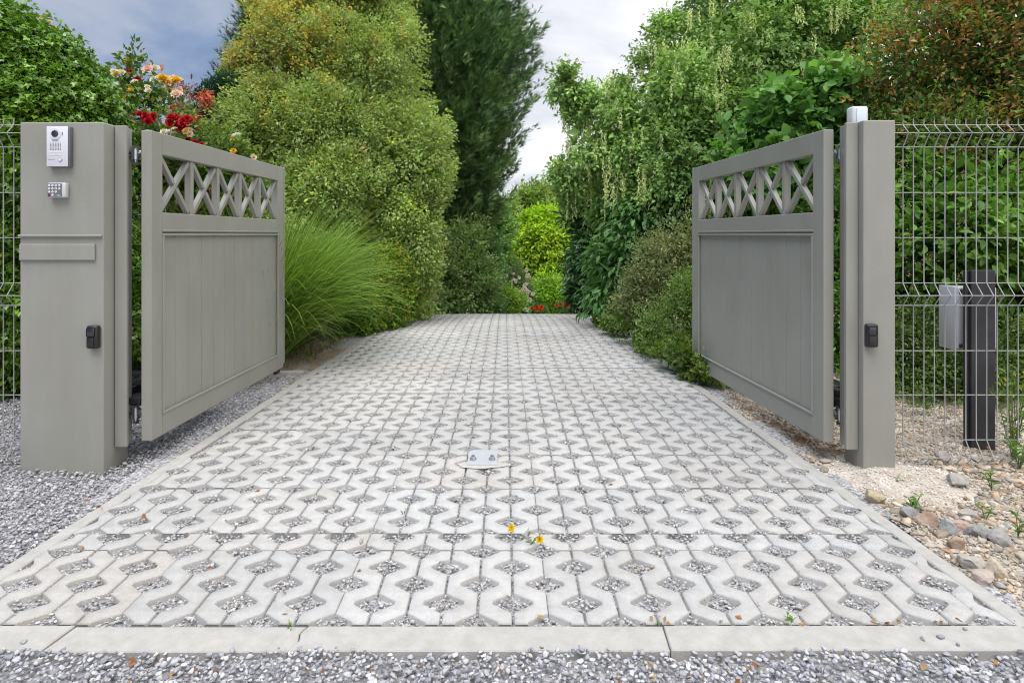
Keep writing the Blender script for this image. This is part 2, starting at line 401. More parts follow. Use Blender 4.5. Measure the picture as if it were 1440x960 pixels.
def paver_material():
    m = bpy.data.materials.new('paver'); m.use_nodes = True
    nt = m.node_tree; N = nt.nodes; L = nt.links; b = N['Principled BSDF']; b.inputs['Roughness'].default_value = .9; b.inputs['Specular IOR Level'].default_value = .15
    tc = N.new('ShaderNodeTexCoord'); a = N.new('ShaderNodeAttribute'); a.attribute_name = 'col'
    def noise(sc, det, ro=.6):
        n = N.new('ShaderNodeTexNoise'); n.inputs['Scale'].default_value = sc; n.inputs['Detail'].default_value = det; n.inputs['Roughness'].default_value = ro
        L.new(tc.outputs['Object'], n.inputs['Vector']); return n.outputs['Fac']
    def ramp(f, p0, p1, c0, c1):
        r = N.new('ShaderNodeValToRGB'); r.color_ramp.elements[0].position = p0; r.color_ramp.elements[1].position = p1
        r.color_ramp.elements[0].color = (*c0, 1); r.color_ramp.elements[1].color = (*c1, 1); L.new(f, r.inputs['Fac']); return r.outputs['Color']
    def mul(A, B):
        x = N.new('ShaderNodeMix'); x.data_type = 'RGBA'; x.blend_type = 'MULTIPLY'; x.inputs['Factor'].default_value = 1
        L.new(A, x.inputs['A']); L.new(B, x.inputs['B']); return x.outputs['Result']
    c = ramp(noise(1.3, 4), .35, .7, (.435, .43, .418), (.415, .40, .378))           # faint warm staining along the tracks
    c = mul(c, a.outputs['Color'])
    c = mul(c, ramp(noise(3.2, 5, .7), .28, .5, (.90, .89, .865), (1.02, 1.02, 1.02)))
    c = mul(c, ramp(noise(9, 6, .75), .24, .36, (.87, .86, .835), (1, 1, 1)))
    c = mul(c, ramp(noise(26, 4), .3, .6, (.90, .895, .885), (1.03, 1.03, 1.03)))   # blotches
    c = mul(c, ramp(noise(330, 3, .75), .32, .5, (.62, .62, .62), (1, 1, 1)))        # pits and dark grains
    L.new(c, b.inputs['Base Color'])
    bp = N.new('ShaderNodeBump'); bp.inputs['Strength'].default_value = .45; bp.inputs['Distance'].default_value = .004
    L.new(noise(240, 4, .7), bp.inputs['Height']); L.new(bp.outputs['Normal'], b.inputs['Normal'])
    return m
bpy.data.objects['driveway'].data.materials.append(paver_material())
# the bed under the pavers
grid_sheet('drive_bed', np.arange(-1.75, 1.6, .05), np.concatenate([np.arange(1.66, 8, .1), np.arange(8, 15.2, .2)]), lambda X, Y: gz(Y) - .019, BED)

# ---- kerbs
def strip(name, pts_in, pts_out, z0, z1, m, gap=None):
    mb = MB(); bm = mb.bm
    pr = []
    for (a, b) in zip(pts_in, pts_out):
        g = float(gz(a[1])); e = (np.array(b) - np.array(a)) * .07
        pr.append([bm.verts.new((a[0], a[1], g + z0)), bm.verts.new((a[0], a[1], g + z1 - .004)), bm.verts.new((a[0] + e[0], a[1] + e[1], g + z1)), bm.verts.new((b[0] - e[0], b[1] - e[1], g + z1)), bm.verts.new((b[0], b[1], g + z1 - .004)), bm.verts.new((b[0], b[1], g + z0))])
    for A, B_ in zip(pr, pr[1:]):
        for i in range(5): bm.faces.new((A[i], A[i + 1], B_[i + 1], B_[i]))
    bm.faces.new(pr[0]); bm.faces.new(pr[-1][::-1])
    return mb.build(name, m, kind='structure')
for nm, fo, sg in (('left_kerb', xl, 1), ('right_kerb', xr, -1)):
    y = 1.705 if sg > 0 else 1.705; segs = MB(); first = True
    Y = [1.705]
    while Y[-1] < 15: Y.append(Y[-1] + .25)
    strip(nm, [(float(fo(v)) + sg * .06, v) for v in Y], [(float(fo(v)), v) for v in Y], -.08, -.004, KERB)
k = MB()
cuts = [-3.22, -2.23, -1.215, -.565, .443, 1.452, 2.46, 3.4]
for i, (a, b) in enumerate(zip(cuts, cuts[1:])):
    dz = [.0, .002, -.002, 0, .002, -.001, 0][i]
    sk = [0, .03, .012, 0, .004, 0, 0]
    pts = [(a + .0015 + sk[i] * .5, 1.702), (b - .0015 + (sk[i + 1] if i + 1 < 7 else 0) * .5, 1.702), (b - .0015 - (sk[i + 1] if i + 1 < 7 else 0), 1.6), (a + .0015 - sk[i], 1.6)]
    if i == 2: pts[1:3] = [(b - .0015 + .010, 1.702), (b - .004, 1.672), (b + .004, 1.64), (b - .012, 1.6)]
    if i == 3: pts = [(a + .0015 + .010, 1.702), *pts[1:3], (a + .0015 - .012, 1.6), (a + .0065, 1.64), (a - .0005, 1.672)]
    lo = [k.bm.verts.new((p[0], p[1], -.1)) for p in pts]; mi = [k.bm.verts.new((p[0], p[1], -.003 + dz)) for p in pts]
    cx, cy = sum(p[0] for p in pts) / len(pts), sum(p[1] for p in pts) / len(pts)
    hi = [k.bm.verts.new((p[0] + (.003 if p[0] < cx else -.003), p[1] + (.003 if p[1] < cy else -.003), dz)) for p in pts]
    for A, B_ in ((lo, mi), (mi, hi)):
        for q in range(len(pts)): k.bm.faces.new((A[q], A[(q + 1) % len(pts)], B_[(q + 1) % len(pts)], B_[q]))
    k.bm.faces.new(hi)
k.build('front_kerb', KERB, kind='structure')
strip('yard_kerb', [(-4.6, 4.86), (-1.60, 4.86)], [(-4.6, 4.80), (-1.60, 4.80)], -.1, .012, KERB)

# ---- loose stone
ICO = None
def ico():
    bm = bmesh.new(); bmesh.ops.create_icosphere(bm, subdivisions=2, radius=.5)
    v = np.array([x.co[:] for x in bm.verts]); f = np.array([[q.index for q in x.verts] for x in bm.faces]); bm.free(); return v, f
ICOV, ICOF = ico()
def stones(name, pos, size, pal, seed, flat=.5, kind='stuff', rnd=.36, m=STONE, jit=.14, tilt=.45):
    r = np.random.default_rng(seed); n = len(pos)
    tm = []
    for _ in range(24):                               # broken faces: each stone is cut by a few planes
        T = ICOV * (1 + .5 * rnd * r.normal(size=(len(ICOV), 1)).clip(-1.6, 1.6))
        for q_ in unit(r.normal(size=(6, 3))):
            t_ = T @ q_; c_ = .18 + .2 * r.random(); T = T - np.outer(np.clip(t_ - c_, 0, None), q_)
        tm.append(T / np.abs(T).max() * .55)
    tm = np.stack(tm)
    V = tm[r.integers(0, 24, n)]
    V = V * (size[:, None] * np.stack([.85 + .4 * r.random(n), .62 + .3 * r.random(n), flat * (.7 + .6 * r.random(n))], 1))[:, None, :]
    a = r.random(n) * 6.283; ca, sa = np.cos(a), np.sin(a); b = tilt * r.normal(size=n); cb, sb = np.cos(b), np.sin(b)
    x, y, z = V[..., 0], V[..., 1], V[..., 2]
    y, z = y * cb[:, None] - z * sb[:, None], y * sb[:, None] + z * cb[:, None]
    V = np.stack([x * ca[:, None] - y * sa[:, None], x * sa[:, None] + y * ca[:, None], z], -1) + pos[:, None, :]
    c = pick(r, pal, n) * (1 + jit * r.normal(size=(n, 1)).clip(-2, 2))
    C = np.repeat(np.clip(c, .01, 1)[:, None, :], V.shape[1], 1).reshape(-1, 3)
    Fi = (np.arange(n) * len(ICOV))[:, None, None] + ICOF[None]
    return link(name, np_mesh(name, V.reshape(-1, 3), Fi.reshape(-1, 3), C), m, kind=kind)
GP = [(.25, .25, .27), (.33, .33, .345), (.42, .42, .43), (.46, .46, .47), (.54, .535, .535), (.21, .215, .24), (.36, .36, .385), (.29, .285, .30), (.46, .43, .40), (.40, .40, .42)]
def scatter(x0, x1, y0, y1, s, r):
    X, Y = np.meshgrid(np.arange(x0, x1, s), np.arange(y0, y1, s)); X = X.ravel(); Y = Y.ravel()
    return X + r.uniform(-.55, .55, X.size) * s, Y + r.uniform(-.55, .55, X.size) * s
def layers(x, y, z, r, n2=.45):
    m = r.random(len(x)) < n2
    X = np.concatenate([x, x[m] + .006]); Y = np.concatenate([y, y[m] + .005]); Z = np.concatenate([z, z[m] + .009])
    return np.stack([X, Y, Z], 1)
r = np.random.default_rng(11)
x, y = scatter(-1.9, 1.9, 1.18, 1.597, .0155, r); p = layers(x, y, np.full(x.shape, -.007) + r.normal(size=x.shape) * .003, r, .6)
p[:, 2] += .010 * np.sin(p[:, 0] * 9) * np.sin(p[:, 1] * 17)
stones('road_gravel', p,   .0165 * (.7 + .75 * r.random(len(p)) ** 2), GP, 1)
x, y = scatter(-4.4, -1.5, 1.4, 4.79, .0165, r); keep = (x < xl(y) - .006) & (x > -.9 * y - .35) & ~((x > -2.27) & (x < -1.91) & (y > 2.87) & (y < 3.02)); x, y = x[keep], y[keep]
p = layers(x, y, -.020 + wob(xl(y) - .03 - x, y) + r.normal(size=x.shape) * .004, r)
stones('yard_gravel', p, .0165 * (.7 + .8 * r.random(len(p)) ** 2), GP, 2)
x, y = scatter(-1.75, 1.6, 1.66, 4.2, .0125, r); b, du = lattice(x, y)
keep = (x > xl(y) + .06) & (x < xr(y) - .06) & ((b < .93) | (du < .0045) | (y < 1.715)) & (y > 1.712); x, y, b = x[keep], y[keep], b[keep]
p = layers(x, y, gz(y) - .0135 + .004 * np.clip(1 - b, 0, 1) + np.where(b > .93, .004, 0) + r.normal(size=x.shape) * .003, r, .5)
jn = lattice(p[:, 0], p[:, 1])[0] > .93
stones('hole_gravel', p, np.where(jn, .55, 1) * .0125 * (.6 + .8 * r.random(len(p)) ** 1.5), [(.31, .31, .31), (.37, .36, .355), (.42, .41, .405), (.47, .46, .45), (.54, .525, .51), (.40, .37, .34), (.33, .33, .335)], 3)
x, y = scatter(-1.75, 1.6, 4.2, 7.6, .02, r); b, du = lattice(x, y)
keep = (x > xl(y) + .06) & (x < xr(y) - .06) & ((b < .85) | (du < .0035)); x, y = x[keep], y[keep]
p = np.stack([x, y, gz(y) - .018 + r.normal(size=x.shape) * .003], 1)
stones('far_hole_gravel', p, .018 * (.6 + .8 * r.random(len(p))), [(.30, .30, .30), (.42, .41, .40), (.56, .54, .52)], 4)
# right-hand side: pale grit round the post, rubble in front of it
def sz(x, y): return sand_z(x - xr(y) - .02, y)
x, y = scatter(1.3, 3.2, 1.72, 4.6, .0145, r); keep = (x > xr(y) + .005) & (x < .92 * y + .2); x, y = x[keep], y[keep]
d = np.exp(-((x - 1.78) ** 2 / .10 + (y - 2.74) ** 2 / .06)); q = r.random(len(x))
kp = q < np.where(y > 2.9, .8, 1); x, y, d = x[kp], y[kp], d[kp]
near = d + .25 * r.random(len(x)) > .42
p = np.stack([x, y, sz(x, y) + .003], 1)
stones('pale_grit', p[near], .011 * (.5 + .8 * r.random(near.sum()) ** 2), [(.66, .60, .52), (.74, .69, .62), (.56, .50, .43), (.62, .58, .54)], 5, rnd=.15)
RP = [(.35, .29, .22), (.42, .36, .28), (.27, .24, .20), (.47, .36, .24), (.38, .24, .14), (.34, .31, .27), (.54, .48, .39), (.23, .19, .15), (.28, .29, .28), (.38, .31, .22)]
far = ~near
stones('rubble', p[far], .016 * (.5 + 1.3 * r.random(far.sum()) ** 2.2), RP, 6, flat=.42)
x, y = scatter(1.4, 2.9, 1.72, 3.0, .034, r); keep = (x > xr(y) + .03) & ((x - 1.78) ** 2 / .10 + (y - 2.74) ** 2 / .05 > 1.0); x, y = x[keep], y[keep]
stones('rubble_stones', np.stack([x, y, sz(x, y) + .003], 1),   .046 * (.35 + 1.0 * r.random(len(x)) ** 1.6), RP, 8, flat=.42, tilt=.2)
# dry stems and grit along the right leaf and the left verge
x, y = scatter(-2.6, -1.5, 4.9, 7.5, .016, r); keep = (x < xl(y) - .004) & (x > xl(y) - .5); x, y = x[keep], y[keep]
stones('verge_grit', np.stack([x, y, gz(y) - .016 + wob(x, y) * .7], 1), .011 * (.4 + .8 * r.random(len(x)) ** 2), [(.45, .36, .26), (.55, .46, .35), (.35, .27, .19), (.62, .55, .46)], 9)

# larger rocks one could lift: each its own thing
def rock(px, py, w, h, c, label, seed, c2=None):
    d = F * (H + .0) / (py - HZ); q = P(px, py, d); r_ = np.random.default_rng(seed)
    bm = bmesh.new(); bmesh.ops.create_icosphere(bm, subdivisions=3, radius=.5)
    fr = r_.normal(size=(7, 3)); fr = fr / np.linalg.norm(fr, axis=1)[:, None]; cut = .20 + .17 * r_.random(7)
    for v in bm.verts:
        u = np.array(v.co[:])
        for n_, c_ in zip(fr, cut):
            t = u @ n_
            if t > c_: u = u - n_ * (t - c_) * .93
        v.co = u * (1 + .03 * r_.normal())
    W = w * d / F; Hh = h * d / F * 1.25
    for v in bm.verts: v.co = (v.co.x * W * 1.25, v.co.y * W * .9, v.co.z * Hh * 1.15)
    bmesh.ops.rotate(bm, verts=bm.verts, matrix=Matrix.Rotation(r_.normal() * .25, 3, 'Y'))
    zb = float(sz(np.array(q[0]), np.array(d)))
    bmesh.ops.translate(bm, verts=bm.verts, vec=(q[0], d, zb + Hh * .26))
    me = bpy.data.meshes.new('rock'); bm.to_mesh(me); bm.free()
    g_ = sum(c) / 3; c = tuple(.62 * v + .38 * g_ * 1.05 for v in c)
    m = mat('rock_' + label.split()[0], c, .85, c2 or tuple(.6 * v * 1.5 + .4 * .3 for v in c), scale=22, bump=.5, bscale=60, spec=.15)
    link('rock', me, m, label=label, cat='rock', group='loose rocks beside the drive')
for i, a in enumerate([
    (1228, 698, 28, 20, (.40, .29, .10), 'ochre yellow rock touching the drive edging below the gate post'),
    (1347, 678, 30, 16, (.28, .25, .20), 'grey brown flat rock in front of the wire fence'),
    (1327, 648, 26, 14, (.26, .21, .19), 'dark reddish rock lying against the foot of the wire fence'),
    (1278, 727, 20, 18, (.20, .19, .18), 'dark grey rock beside the small weed'),
    (1302, 733, 30, 20, (.34, .18, .09), 'rusty brown rock next to the dark grey one'),
    (1332, 744, 26, 20, (.27, .29, .28), 'pale greenish grey angular stone among the rubble'),
    (1347, 734, 24, 14, (.38, .20, .11), 'orange brown flat stone behind the pale greenish one'),
    (1372, 748, 26, 20, (.20, .19, .175), 'charcoal grey rock left of the bigger speckled rock'),
    (1407, 752, 32, 22, (.25, .23, .20), 'large speckled grey rock at the right of the rubble'),
    (1343, 763, 26, 18, (.36, .19, .08), 'orange rust stone in the middle of the rubble'),
    (1400, 803, 30, 24, (.46, .34, .18), 'big sandy yellow rock nearest the drive edging'),
    (1377, 808, 36, 16, (.36, .24, .16), 'brown slab lying beside the sandy yellow rock'),
    (1366, 790, 36, 16, (.33, .29, .22), 'flat olive grey slab behind the brown slab'),
    (1187, 672, 17, 9, (.28, .27, .26), 'small grey slab on the pale grit below the gate post'),
    (1366, 718, 28, 14, (.30, .26, .21), 'flat mauve stone behind the charcoal rock'),
    (1419, 829, 24, 16, (.24, .28, .32), 'blue grey stone at the right edge by the drive')]):
    rock(*a[:4], a[4], a[5], 40 + i)
# pebbles fallen on the kerb
for i, (px, py, w, lab) in enumerate([(1324, 898, 12, 'grey pebble lying alone on the front kerb'), (1297, 899, 11, 'long pale pebble on the front kerb left of the grey one'), (1357, 886, 10, 'dark pebble at the back edge of the front kerb'), (1347, 908, 7, 'tiny pebble near the front edge of the kerb'), (33, 904, 9, 'small slate chip on the left end of the front kerb')]):
    d = F * H / (py - HZ); q = P(px, py, d)
    o = stones('pebble', np.array([[q[0], d, .004]]), np.array([w * d / F]), [(.26, .27, .29)], 70 + i, kind=None, flat=.5, tilt=.1); tag(o, lab, 'pebble')
# ================================================================== GATE, POSTS, FENCES
def leaf_gate(label, origin, ang, L, wide):
    root = empty('gate_leaf', origin, ang, label=label, cat='gate', group='driveway gate leaves')
    t = .026
    z0, zt = .088, 1.612; st, en = .093, .105
    ob, ot = 1.212, 1.503                              # the open lattice
    pb, pt = .215, 1.098                               # the boarded panel
    f = MB()
    f.box(0, st, -t, t, z0, zt, .004).box(L - en, L, -t, t, z0, zt, .004)
    f.box(st, L - en, -t, t, ot, zt, .004).box(st, L - en, -t, t, pt + .012, ob, .004).box(st, L - en, -t, t, z0, pb - .012, .004)
    f.build('frame', GATE, root, world=False)
    p = MB(); n = 11; w = (L - st - en) / n
    for i in range(n): p.box(st + i * w + .0011, st + (i + 1) * w - .0011, -t + .012, t - .012, pb - .015, pt + .015, .0022)
    p.build('board_panel', GATE, root, world=False)
    mo = MB()
    for s in (-1, 1):
        a, b = (t - .006, t + .007) if s > 0 else (-t - .007, -t + .006)
        x0, x1 = st - .004, L - en + .004
        mo.box(x0, x1, a, b, pt + .018, pt + .028, .003).box(x0, x1, a, b, pt - .004, pt + .008, .003)
        mo.box(x0, x1, a, b, pb - .020, pb - .008, .003)
        mo.box(x0, x0 + .012, a, b, pb - .008, pt - .004, .003).box(x1 - .012, x1, a, b, pb - .008, pt - .004, .003)
    mo.build('moulding', GATE, root, world=False)
    c = 5; cw = (L - st - en) / c; bw = .0155
    for i in range(c):
        xa, xb = st + i * cw + (bw if i else 0), st + (i + 1) * cw - (bw if i < c - 1 else 0)
        x = MB(); dx, dz = xb - xa, ot - ob; ln = math.hypot(dx, dz); hw = .0118
        ux, uz = dx / ln, dz / ln
        for s in (1, -1):
            cx, cz = (xa + xb) / 2, (ob + ot) / 2
            M = Matrix.Translation((cx, 0, cz)) @ Matrix.Rotation(-math.atan2(dz * s, dx), 4, 'Y')
            if s > 0: x.box(-ln / 2 + .012, ln / 2 - .012, -.0135, .0135, -hw, hw, .002, M)
            else:
                x.box(-ln / 2 + .012, -hw * 1.6, -.0132, .0132, -hw, hw, .002, M).box(hw * 1.6, ln / 2 - .012, -.0132, .0132, -hw, hw, .002, M)
        x.build('cross_brace', GATE, root, world=False)
        if i:
            b = MB(); xc = st + i * cw
            b.box(xc - bw, xc + bw, -.0175, .0175, ob - .002, ot + .002, .002); b.build('baluster', GATE, root, world=False)
    s = MB(); s.box(L + .0005, L + .018, -t - .004, t + .004, z0 + .03, zt + .002, .003); s.build('edge_strip', GATE, root, world=False)
    b = MB(); b.box(L - .10, L - .03, -.012, .012, z0 - .035, z0 + .002, .003); b.build('drop_stop', SATIN, root, world=False)
    for z in (1.503, .215):                            # adjustable zinc hinges
        h = MB(); u, v = .05, wide * .085
        h.tube([(u, wide * .02, z), (u, v, z)], .0095, 10)
        h.tube([(u, v, z - .042), (u, v, z - .03), (u, v, z - .03), (u, v, z + .018), (u, v, z + .018), (u, v, z + .026)], [.010, .010, .022, .022, .015, .015], 12)
        h.tube([(u, v, z + .026), (u, v, z + .038)], .020, 6); h.tube([(u, v, z - .055), (u, v, z - .042)], .016, 6)
        h.tube([(u, v - wide * .034, z), (u, v - wide * .024, z)], .019, 6)
        ya, yb = sorted((v, v + wide * .07))
        h.box(u - .022, u + .022, ya, yb, z + .005, z + .012, .001).box(u - .022, u + .022, ya, yb, z - .014, z - .007, .001)
        h.build('hinge', ZINC, root, smooth=True, world=False)
    return root
A = P(198, 0, 2.965); B_ = P(402, 0, 4.63)
lx0, ld0 = -1.759, 2.965; lang = math.atan2(1, .0244)
leaf_gate('grey green gate leaf standing open by the wide intercom pillar', (lx0, ld0, 0), lang, 1.655, 1)
rx0, rd0 = 1.578, 2.945; rang = math.atan2(1, -.058)
leaf_gate('grey green gate leaf standing open by the slim post with the white lamp', (rx0, rd0, 0), rang, 1.715, -1)

# gate openers: black arms behind each leaf near the hinges
def opener(label, x, y, s):
    root = empty('gate_opener', (x, y, .27), 0, label=label, cat='gate opener', group='gate openers')
    m = MB(); m.box(-.07, .07, .02, .62, -.055, .06, .015); m.build('housing', BLACK, root, smooth=True, world=False)
    m = MB(); m.box(-.055, .075, -.10, .018, -.012, .02, .004).box(-.05, -.01, -.06, .02, .021, .055, .004); m.build('bracket', SATIN, root, world=False)
opener('black gate opener arm low behind the leaf by the intercom pillar', -1.885, 3.10, -1)
opener('black gate opener arm low behind the leaf by the white capped post', 1.705, 3.07, 1)

# --- left pillar with letter slot
root = empty('intercom_pillar', (-2.09, 2.95, 0), label='wide grey green metal pillar with intercom and letter slot', cat='pillar')
PX0, PX1, PY0, PY1, PZ = -2.287, -1.893, 2.85, 3.04, 1.630
m = MB(); m.box(PX0, PX1, PY0, PY1, -.08, PZ, .006, seg=3); m.build('body', GATE, root)
m = MB(); m.box(-1.890, -1.832, 2.925, 2.945, .072, 1.628, .004).box(-1.890, -1.868, 2.9455, 3.03, .072, 1.628, .003); m.build('gate_stop_profile', GATE, root)
m = MB(); z = P(0, 331, 2.85)[2]
m.prism([(PX0 - .002, z - .008), (PX1 - .003, z - .008), (PX1 - .003, z + .004), (PX0 - .002, z + .004)], PY0 - .013, PY0 + .004, bev=.004); m.build('drip_edge', GATE, root)
q0, q1 = P(28, 366, 2.85), P(135, 344, 2.85)
m = MB(); m.box(q0[0] + .004, q1[0], PY0 - .012, PY0 - .001, q0[2], q1[2], .004); fl = m.build('letter_flap', GATE, root)
m = MB(); m.tube([(q0[0] + .006, PY0 - .005, q1[2] + .003), (q1[0] - .002, PY0 - .005, q1[2] + .003)], .0035, 8); m.build('flap_hinge', GATE, fl)

def glyphs(txt, size, m, parent, name, x, y, z, bold=0):
    cu = bpy.data.curves.new(name, 'FONT'); cu.body = txt; cu.size = size; cu.align_x = 'CENTER'; cu.align_y = 'CENTER'; cu.extrude = .0003; cu.offset = bold
    t = bpy.data.objects.new(name + '_curve', cu); col.objects.link(t)
    dg = bpy.context.evaluated_depsgraph_get(); me = bpy.data.meshes.new_from_object(t.evaluated_get(dg))
    bpy.data.objects.remove(t); me.materials.clear()
    me.transform(Matrix.Translation((x, y, z)) @ Matrix.Rotation(R(90), 4, 'X'))
    return link(name, me, m, parent)
INK = mat('dark_ink', (.03, .03, .03), .6, (.05, .05, .05), scale=50); INKG = mat('grey_ink', (.30, .30, .32), .6, (.34, .34, .36), scale=50); INKW = mat('white_ink', (.75, .75, .75), .6, (.8, .8, .8), scale=50)
GLASS = mat('camera_glass', (.01, .01, .012), .05, (.02, .02, .025), scale=40, spec=.8)
# --- intercom
yF = PY0
a, b = P(67, 234.5, 2.83), P(98, 178, 2.83)
ic = empty('intercom', ((a[0] + b[0]) / 2, yF, a[2]), label='silver video intercom at the top of the wide pillar', cat='intercom')
w = b[0] - a[0]; h = b[2] - a[2]
m = MB(); m.box(a[0] + .002, b[0] + .003, yF - .022, yF + .001, a[2] - .002, b[2] - .001, .003); m.build('housing', ALU_D, ic, smooth=True)
m = MB(); m.box(a[0], b[0] - .004, yF - .028, yF - .0225, a[2], b[2], .0025); m.build('front_plate', ALU, ic, smooth=True)
yf = yF - .028
def U(u, v): return a[0] + (u - 50) / 222 * (w - .004), b[2] - (v - 62) / 453 * h     # from the enlarged view of the panel
cx, cz = U(143, 147)
m = MB(); m.tube([(cx, yf + .001, cz), (cx, yf - .0025, cz)], [.0275, .0265], 32); ring = m.build('lens_ring', ALU, ic, smooth=True)
m = MB(); m.tube([(cx, yf - .0026, cz), (cx, yf - .006, cz), (cx, yf - .0085, cz), (cx, yf - .0095, cz)], [.0160, .0145, .009, .001], 24); m.build('camera_lens', GLASS, ic, smooth=True)
m = MB(); x0, z0 = U(112, 210); x1, z1 = U(174, 228); m.box(x0, x1, yf - .0015, yf + .001, z1, z0, .0005); m.build('lamp_window', INKG, ic)
m = MB(); x0, z0 = U(217, 128); m.box(x0 - .0015, x0 + .0015, yf - .0012, yf + .001, z0 - .016, z0, .0004); m.build('status_led', INK, ic)
m = MB()
for i in range(7):
    for j in range(6):
        x0, z0 = U(92 + i * 17.3, 254 + j * 14.5); m.box(x0 - .0016, x0 + .0016, yf - .0006, yf + .001, z0 - .0016, z0 + .0016, 0)
m.build('speaker_grille', INK, ic)
x0, z0 = U(72, 354); x1, z1 = U(215, 390)
m = MB(); m.box(x0, x1, yf - .0012, yf + .001, z1, z0, .0004).box(x0, x1, yf - .0018, yf - .0008, z0 - .003, z0, .0003); m.build('name_plate', mat('name_card', (.58, .58, .57), .4, (.64, .64, .63), scale=60), ic)
x0, z0 = U(196, 437)
m = MB(); m.tube([(x0, yf + .001, z0), (x0, yf - .003, z0)], [.0105, .0098], 24); bt = m.build('call_button', INKG, ic, smooth=True)
m = MB(); m.tube([(x0, yf - .0031, z0), (x0, yf - .0042, z0)], [.0075, .007], 20); m.build('button_cap', ALU, bt, smooth=True)
x0, z0 = U(103, 437); glyphs('AIPHONE', .0075, INKG, ic, 'logo', x0, yf - .0004, z0)
# --- keypad
a, b = P(67, 278, 2.825), P(93, 257, 2.825)
kp = empty('keypad', ((a[0] + b[0]) / 2, yF, a[2]), label='small grey keypad with round white buttons below the intercom', cat='keypad')
m = MB(); m.box(a[0], b[0] - .002, yF - .028, yF - .001, a[2], b[2], .006, seg=3); m.build('housing', mat('keypad_grey', (.50, .51, .52), .4, (.54, .55, .56), scale=40), kp, smooth=True)
w, h = (b[0] - a[0]) * .80, b[2] - a[2]
yf = yF - .028
m = MB(); m.box(a[0] + .003, a[0] + w, yf - .0015, yf + .001, a[2] + .004, b[2] - .004, .0006); m.build('face_plate', mat('keypad_face', (.13, .13, .145), .45, (.16, .16, .17), scale=30), kp)
kx = lambda i: a[0] + .0105 + i * (w - .018) / 3.25
kz = lambda j: b[2] - .0135 - j * (h - .026) / 3.0
for j, row in enumerate(['123A', '456B', '789', '*0']):
    for i, ch in enumerate(row):
        m = MB(); m.tube([(kx(i), yf - .0014, kz(j)), (kx(i), yf - .0035, kz(j))], [.0052, .0047], 16)
        kb = m.build('key', mat('red_key', (.16, .012, .02), .4, (.2, .015, .02), scale=30) if ch == '*' else INKW, kp, smooth=True)
        if ch != '*': glyphs(ch, .0075, INK, kb, 'digit', kx(i), yf - .0037, kz(j))
glyphs('Nice', .0085, INKW, kp, 'logo', a[0] + w * .79, yf - .0018, kz(3.15))
# --- photocells
def photocell(label, x, y, z):
    r_ = empty('photocell', (x, y, z), label=label, cat='photocell', group='black gate photocells')
    m = MB(); m.box(-.0265, .0265, -.030, .001, -.052, .056, .009, seg=3); m.build('housing', BLACK, r_, smooth=True, world=False)
    m = MB(); m.box(-.022, .016, -.034, -.0285, .004, .046, .006, seg=3); w_ = m.build('lens_window', GLASS, r_, smooth=True, world=False)
    m = MB(); m.box(-.021, .012, -.036, -.0285, -.044, .0005, .004); m.build('lower_cover', BLACK, r_, smooth=True, world=False)
q = P(132.5, 474, 2.84); photocell('black photocell on the front of the wide intercom pillar', q[0], 2.85, q[2])
q = P(1224.5, 472, 2.82); photocell('black photocell on the slim post beside the wire fence', q[0], 2.83, q[2])

# --- right post
root = empty('gate_post', (1.753, 2.9, 0), label='slim grey green gate post beside the wire fence', cat='post')
m = MB(); m.box(1.678, 1.829, 2.83, 2.99, -.08, 1.636, .006, seg=3); m.build('body', GATE, root)
m = MB(); m.box(1.620, 1.6765, 2.868, 2.888, .08, 1.632, .003).box(1.650, 1.6765, 2.8885, 2.98, .08, 1.632, .003); m.build('gate_stop_profile', GATE, root)
# --- white lamp on the post
q = P(1203, 149, 2.93)
wl = empty('signal_lamp', (q[0], 2.935, 1.63), label='white square signal lamp standing on the slim gate post', cat='lamp')
LENSM = mat('white_lamp_lens', (.60, .66, .72), .15, (.64, .70, .75), scale=12)
m = MB(); m.box(q[0] - .036, q[0] + .042, 2.892, 2.95, 1.60, 1.716, .012, seg=3); m.build('housing', GREY_PL if False else WHITE, wl, smooth=True)
m = MB(); m.box(q[0] - .018, q[0] + .028, 2.886, 2.8925, 1.605, 1.706, .002); m.build('lens', LENSM, wl, smooth=True)

# --- rigid mesh fences
def wire_fence(label, x0, x1, d, first, step, clampx, sgn):
    root = empty('wire_fence', ((x0 + x1) / 2, d, 0), label=label, cat='fence', group='rigid wire mesh fence panels')
    k = d / F
    zr = [H + (HZ - v) * k for v in (175.6, 188.8, 206.8, 270.9, 334.3, 398, 414.6, 429.6, 493.3, 555.5, 618.7, 639.5, 651)]
    m = MB(); bend = .042
    yb = [0, -bend, 0, 0, 0, 0, -bend, 0, 0, 0, 0, -bend, -.005]
    x = first; rw = .0024
    while (x < x1) if step > 0 else (x > x0):
        pts = [(x, d, zr[0] + .030)]
        for z, y in zip(zr, yb): pts.append((x, d + y, z))
        fine = []
        for i, p in enumerate(pts):                   # round the folds a little
            fine.append(p)
        m.tube(fine, rw, 6); x += step
    for z, y in zip(zr, yb): m.tube([(x0, d + y + .005, z), (x1, d + y + .005, z)], rw * 1.05, 6)
    m.build('wire_panel', WIRE, root, smooth=True)
    for v in (205, 343, 494, 623):
        z = H + (HZ - v) * k; c = MB(); c.box(clampx - .012, clampx + .012, d - .012, d + .03, z - .018, z + .018, .003); c.build('clamp', BLACK, root)
wire_fence('rigid grey wire mesh fence joined to the slim gate post', 1.83, 3.9, 2.925, (1269.7 - CX) * 2.925 / F, .0507, 1.844, 1)
wire_fence('rigid grey wire mesh fence joined to the wide intercom pillar', -4.4, -2.288, 2.93, (19.5 - CX) * 2.93 / F, -.0507, -2.300, -1)

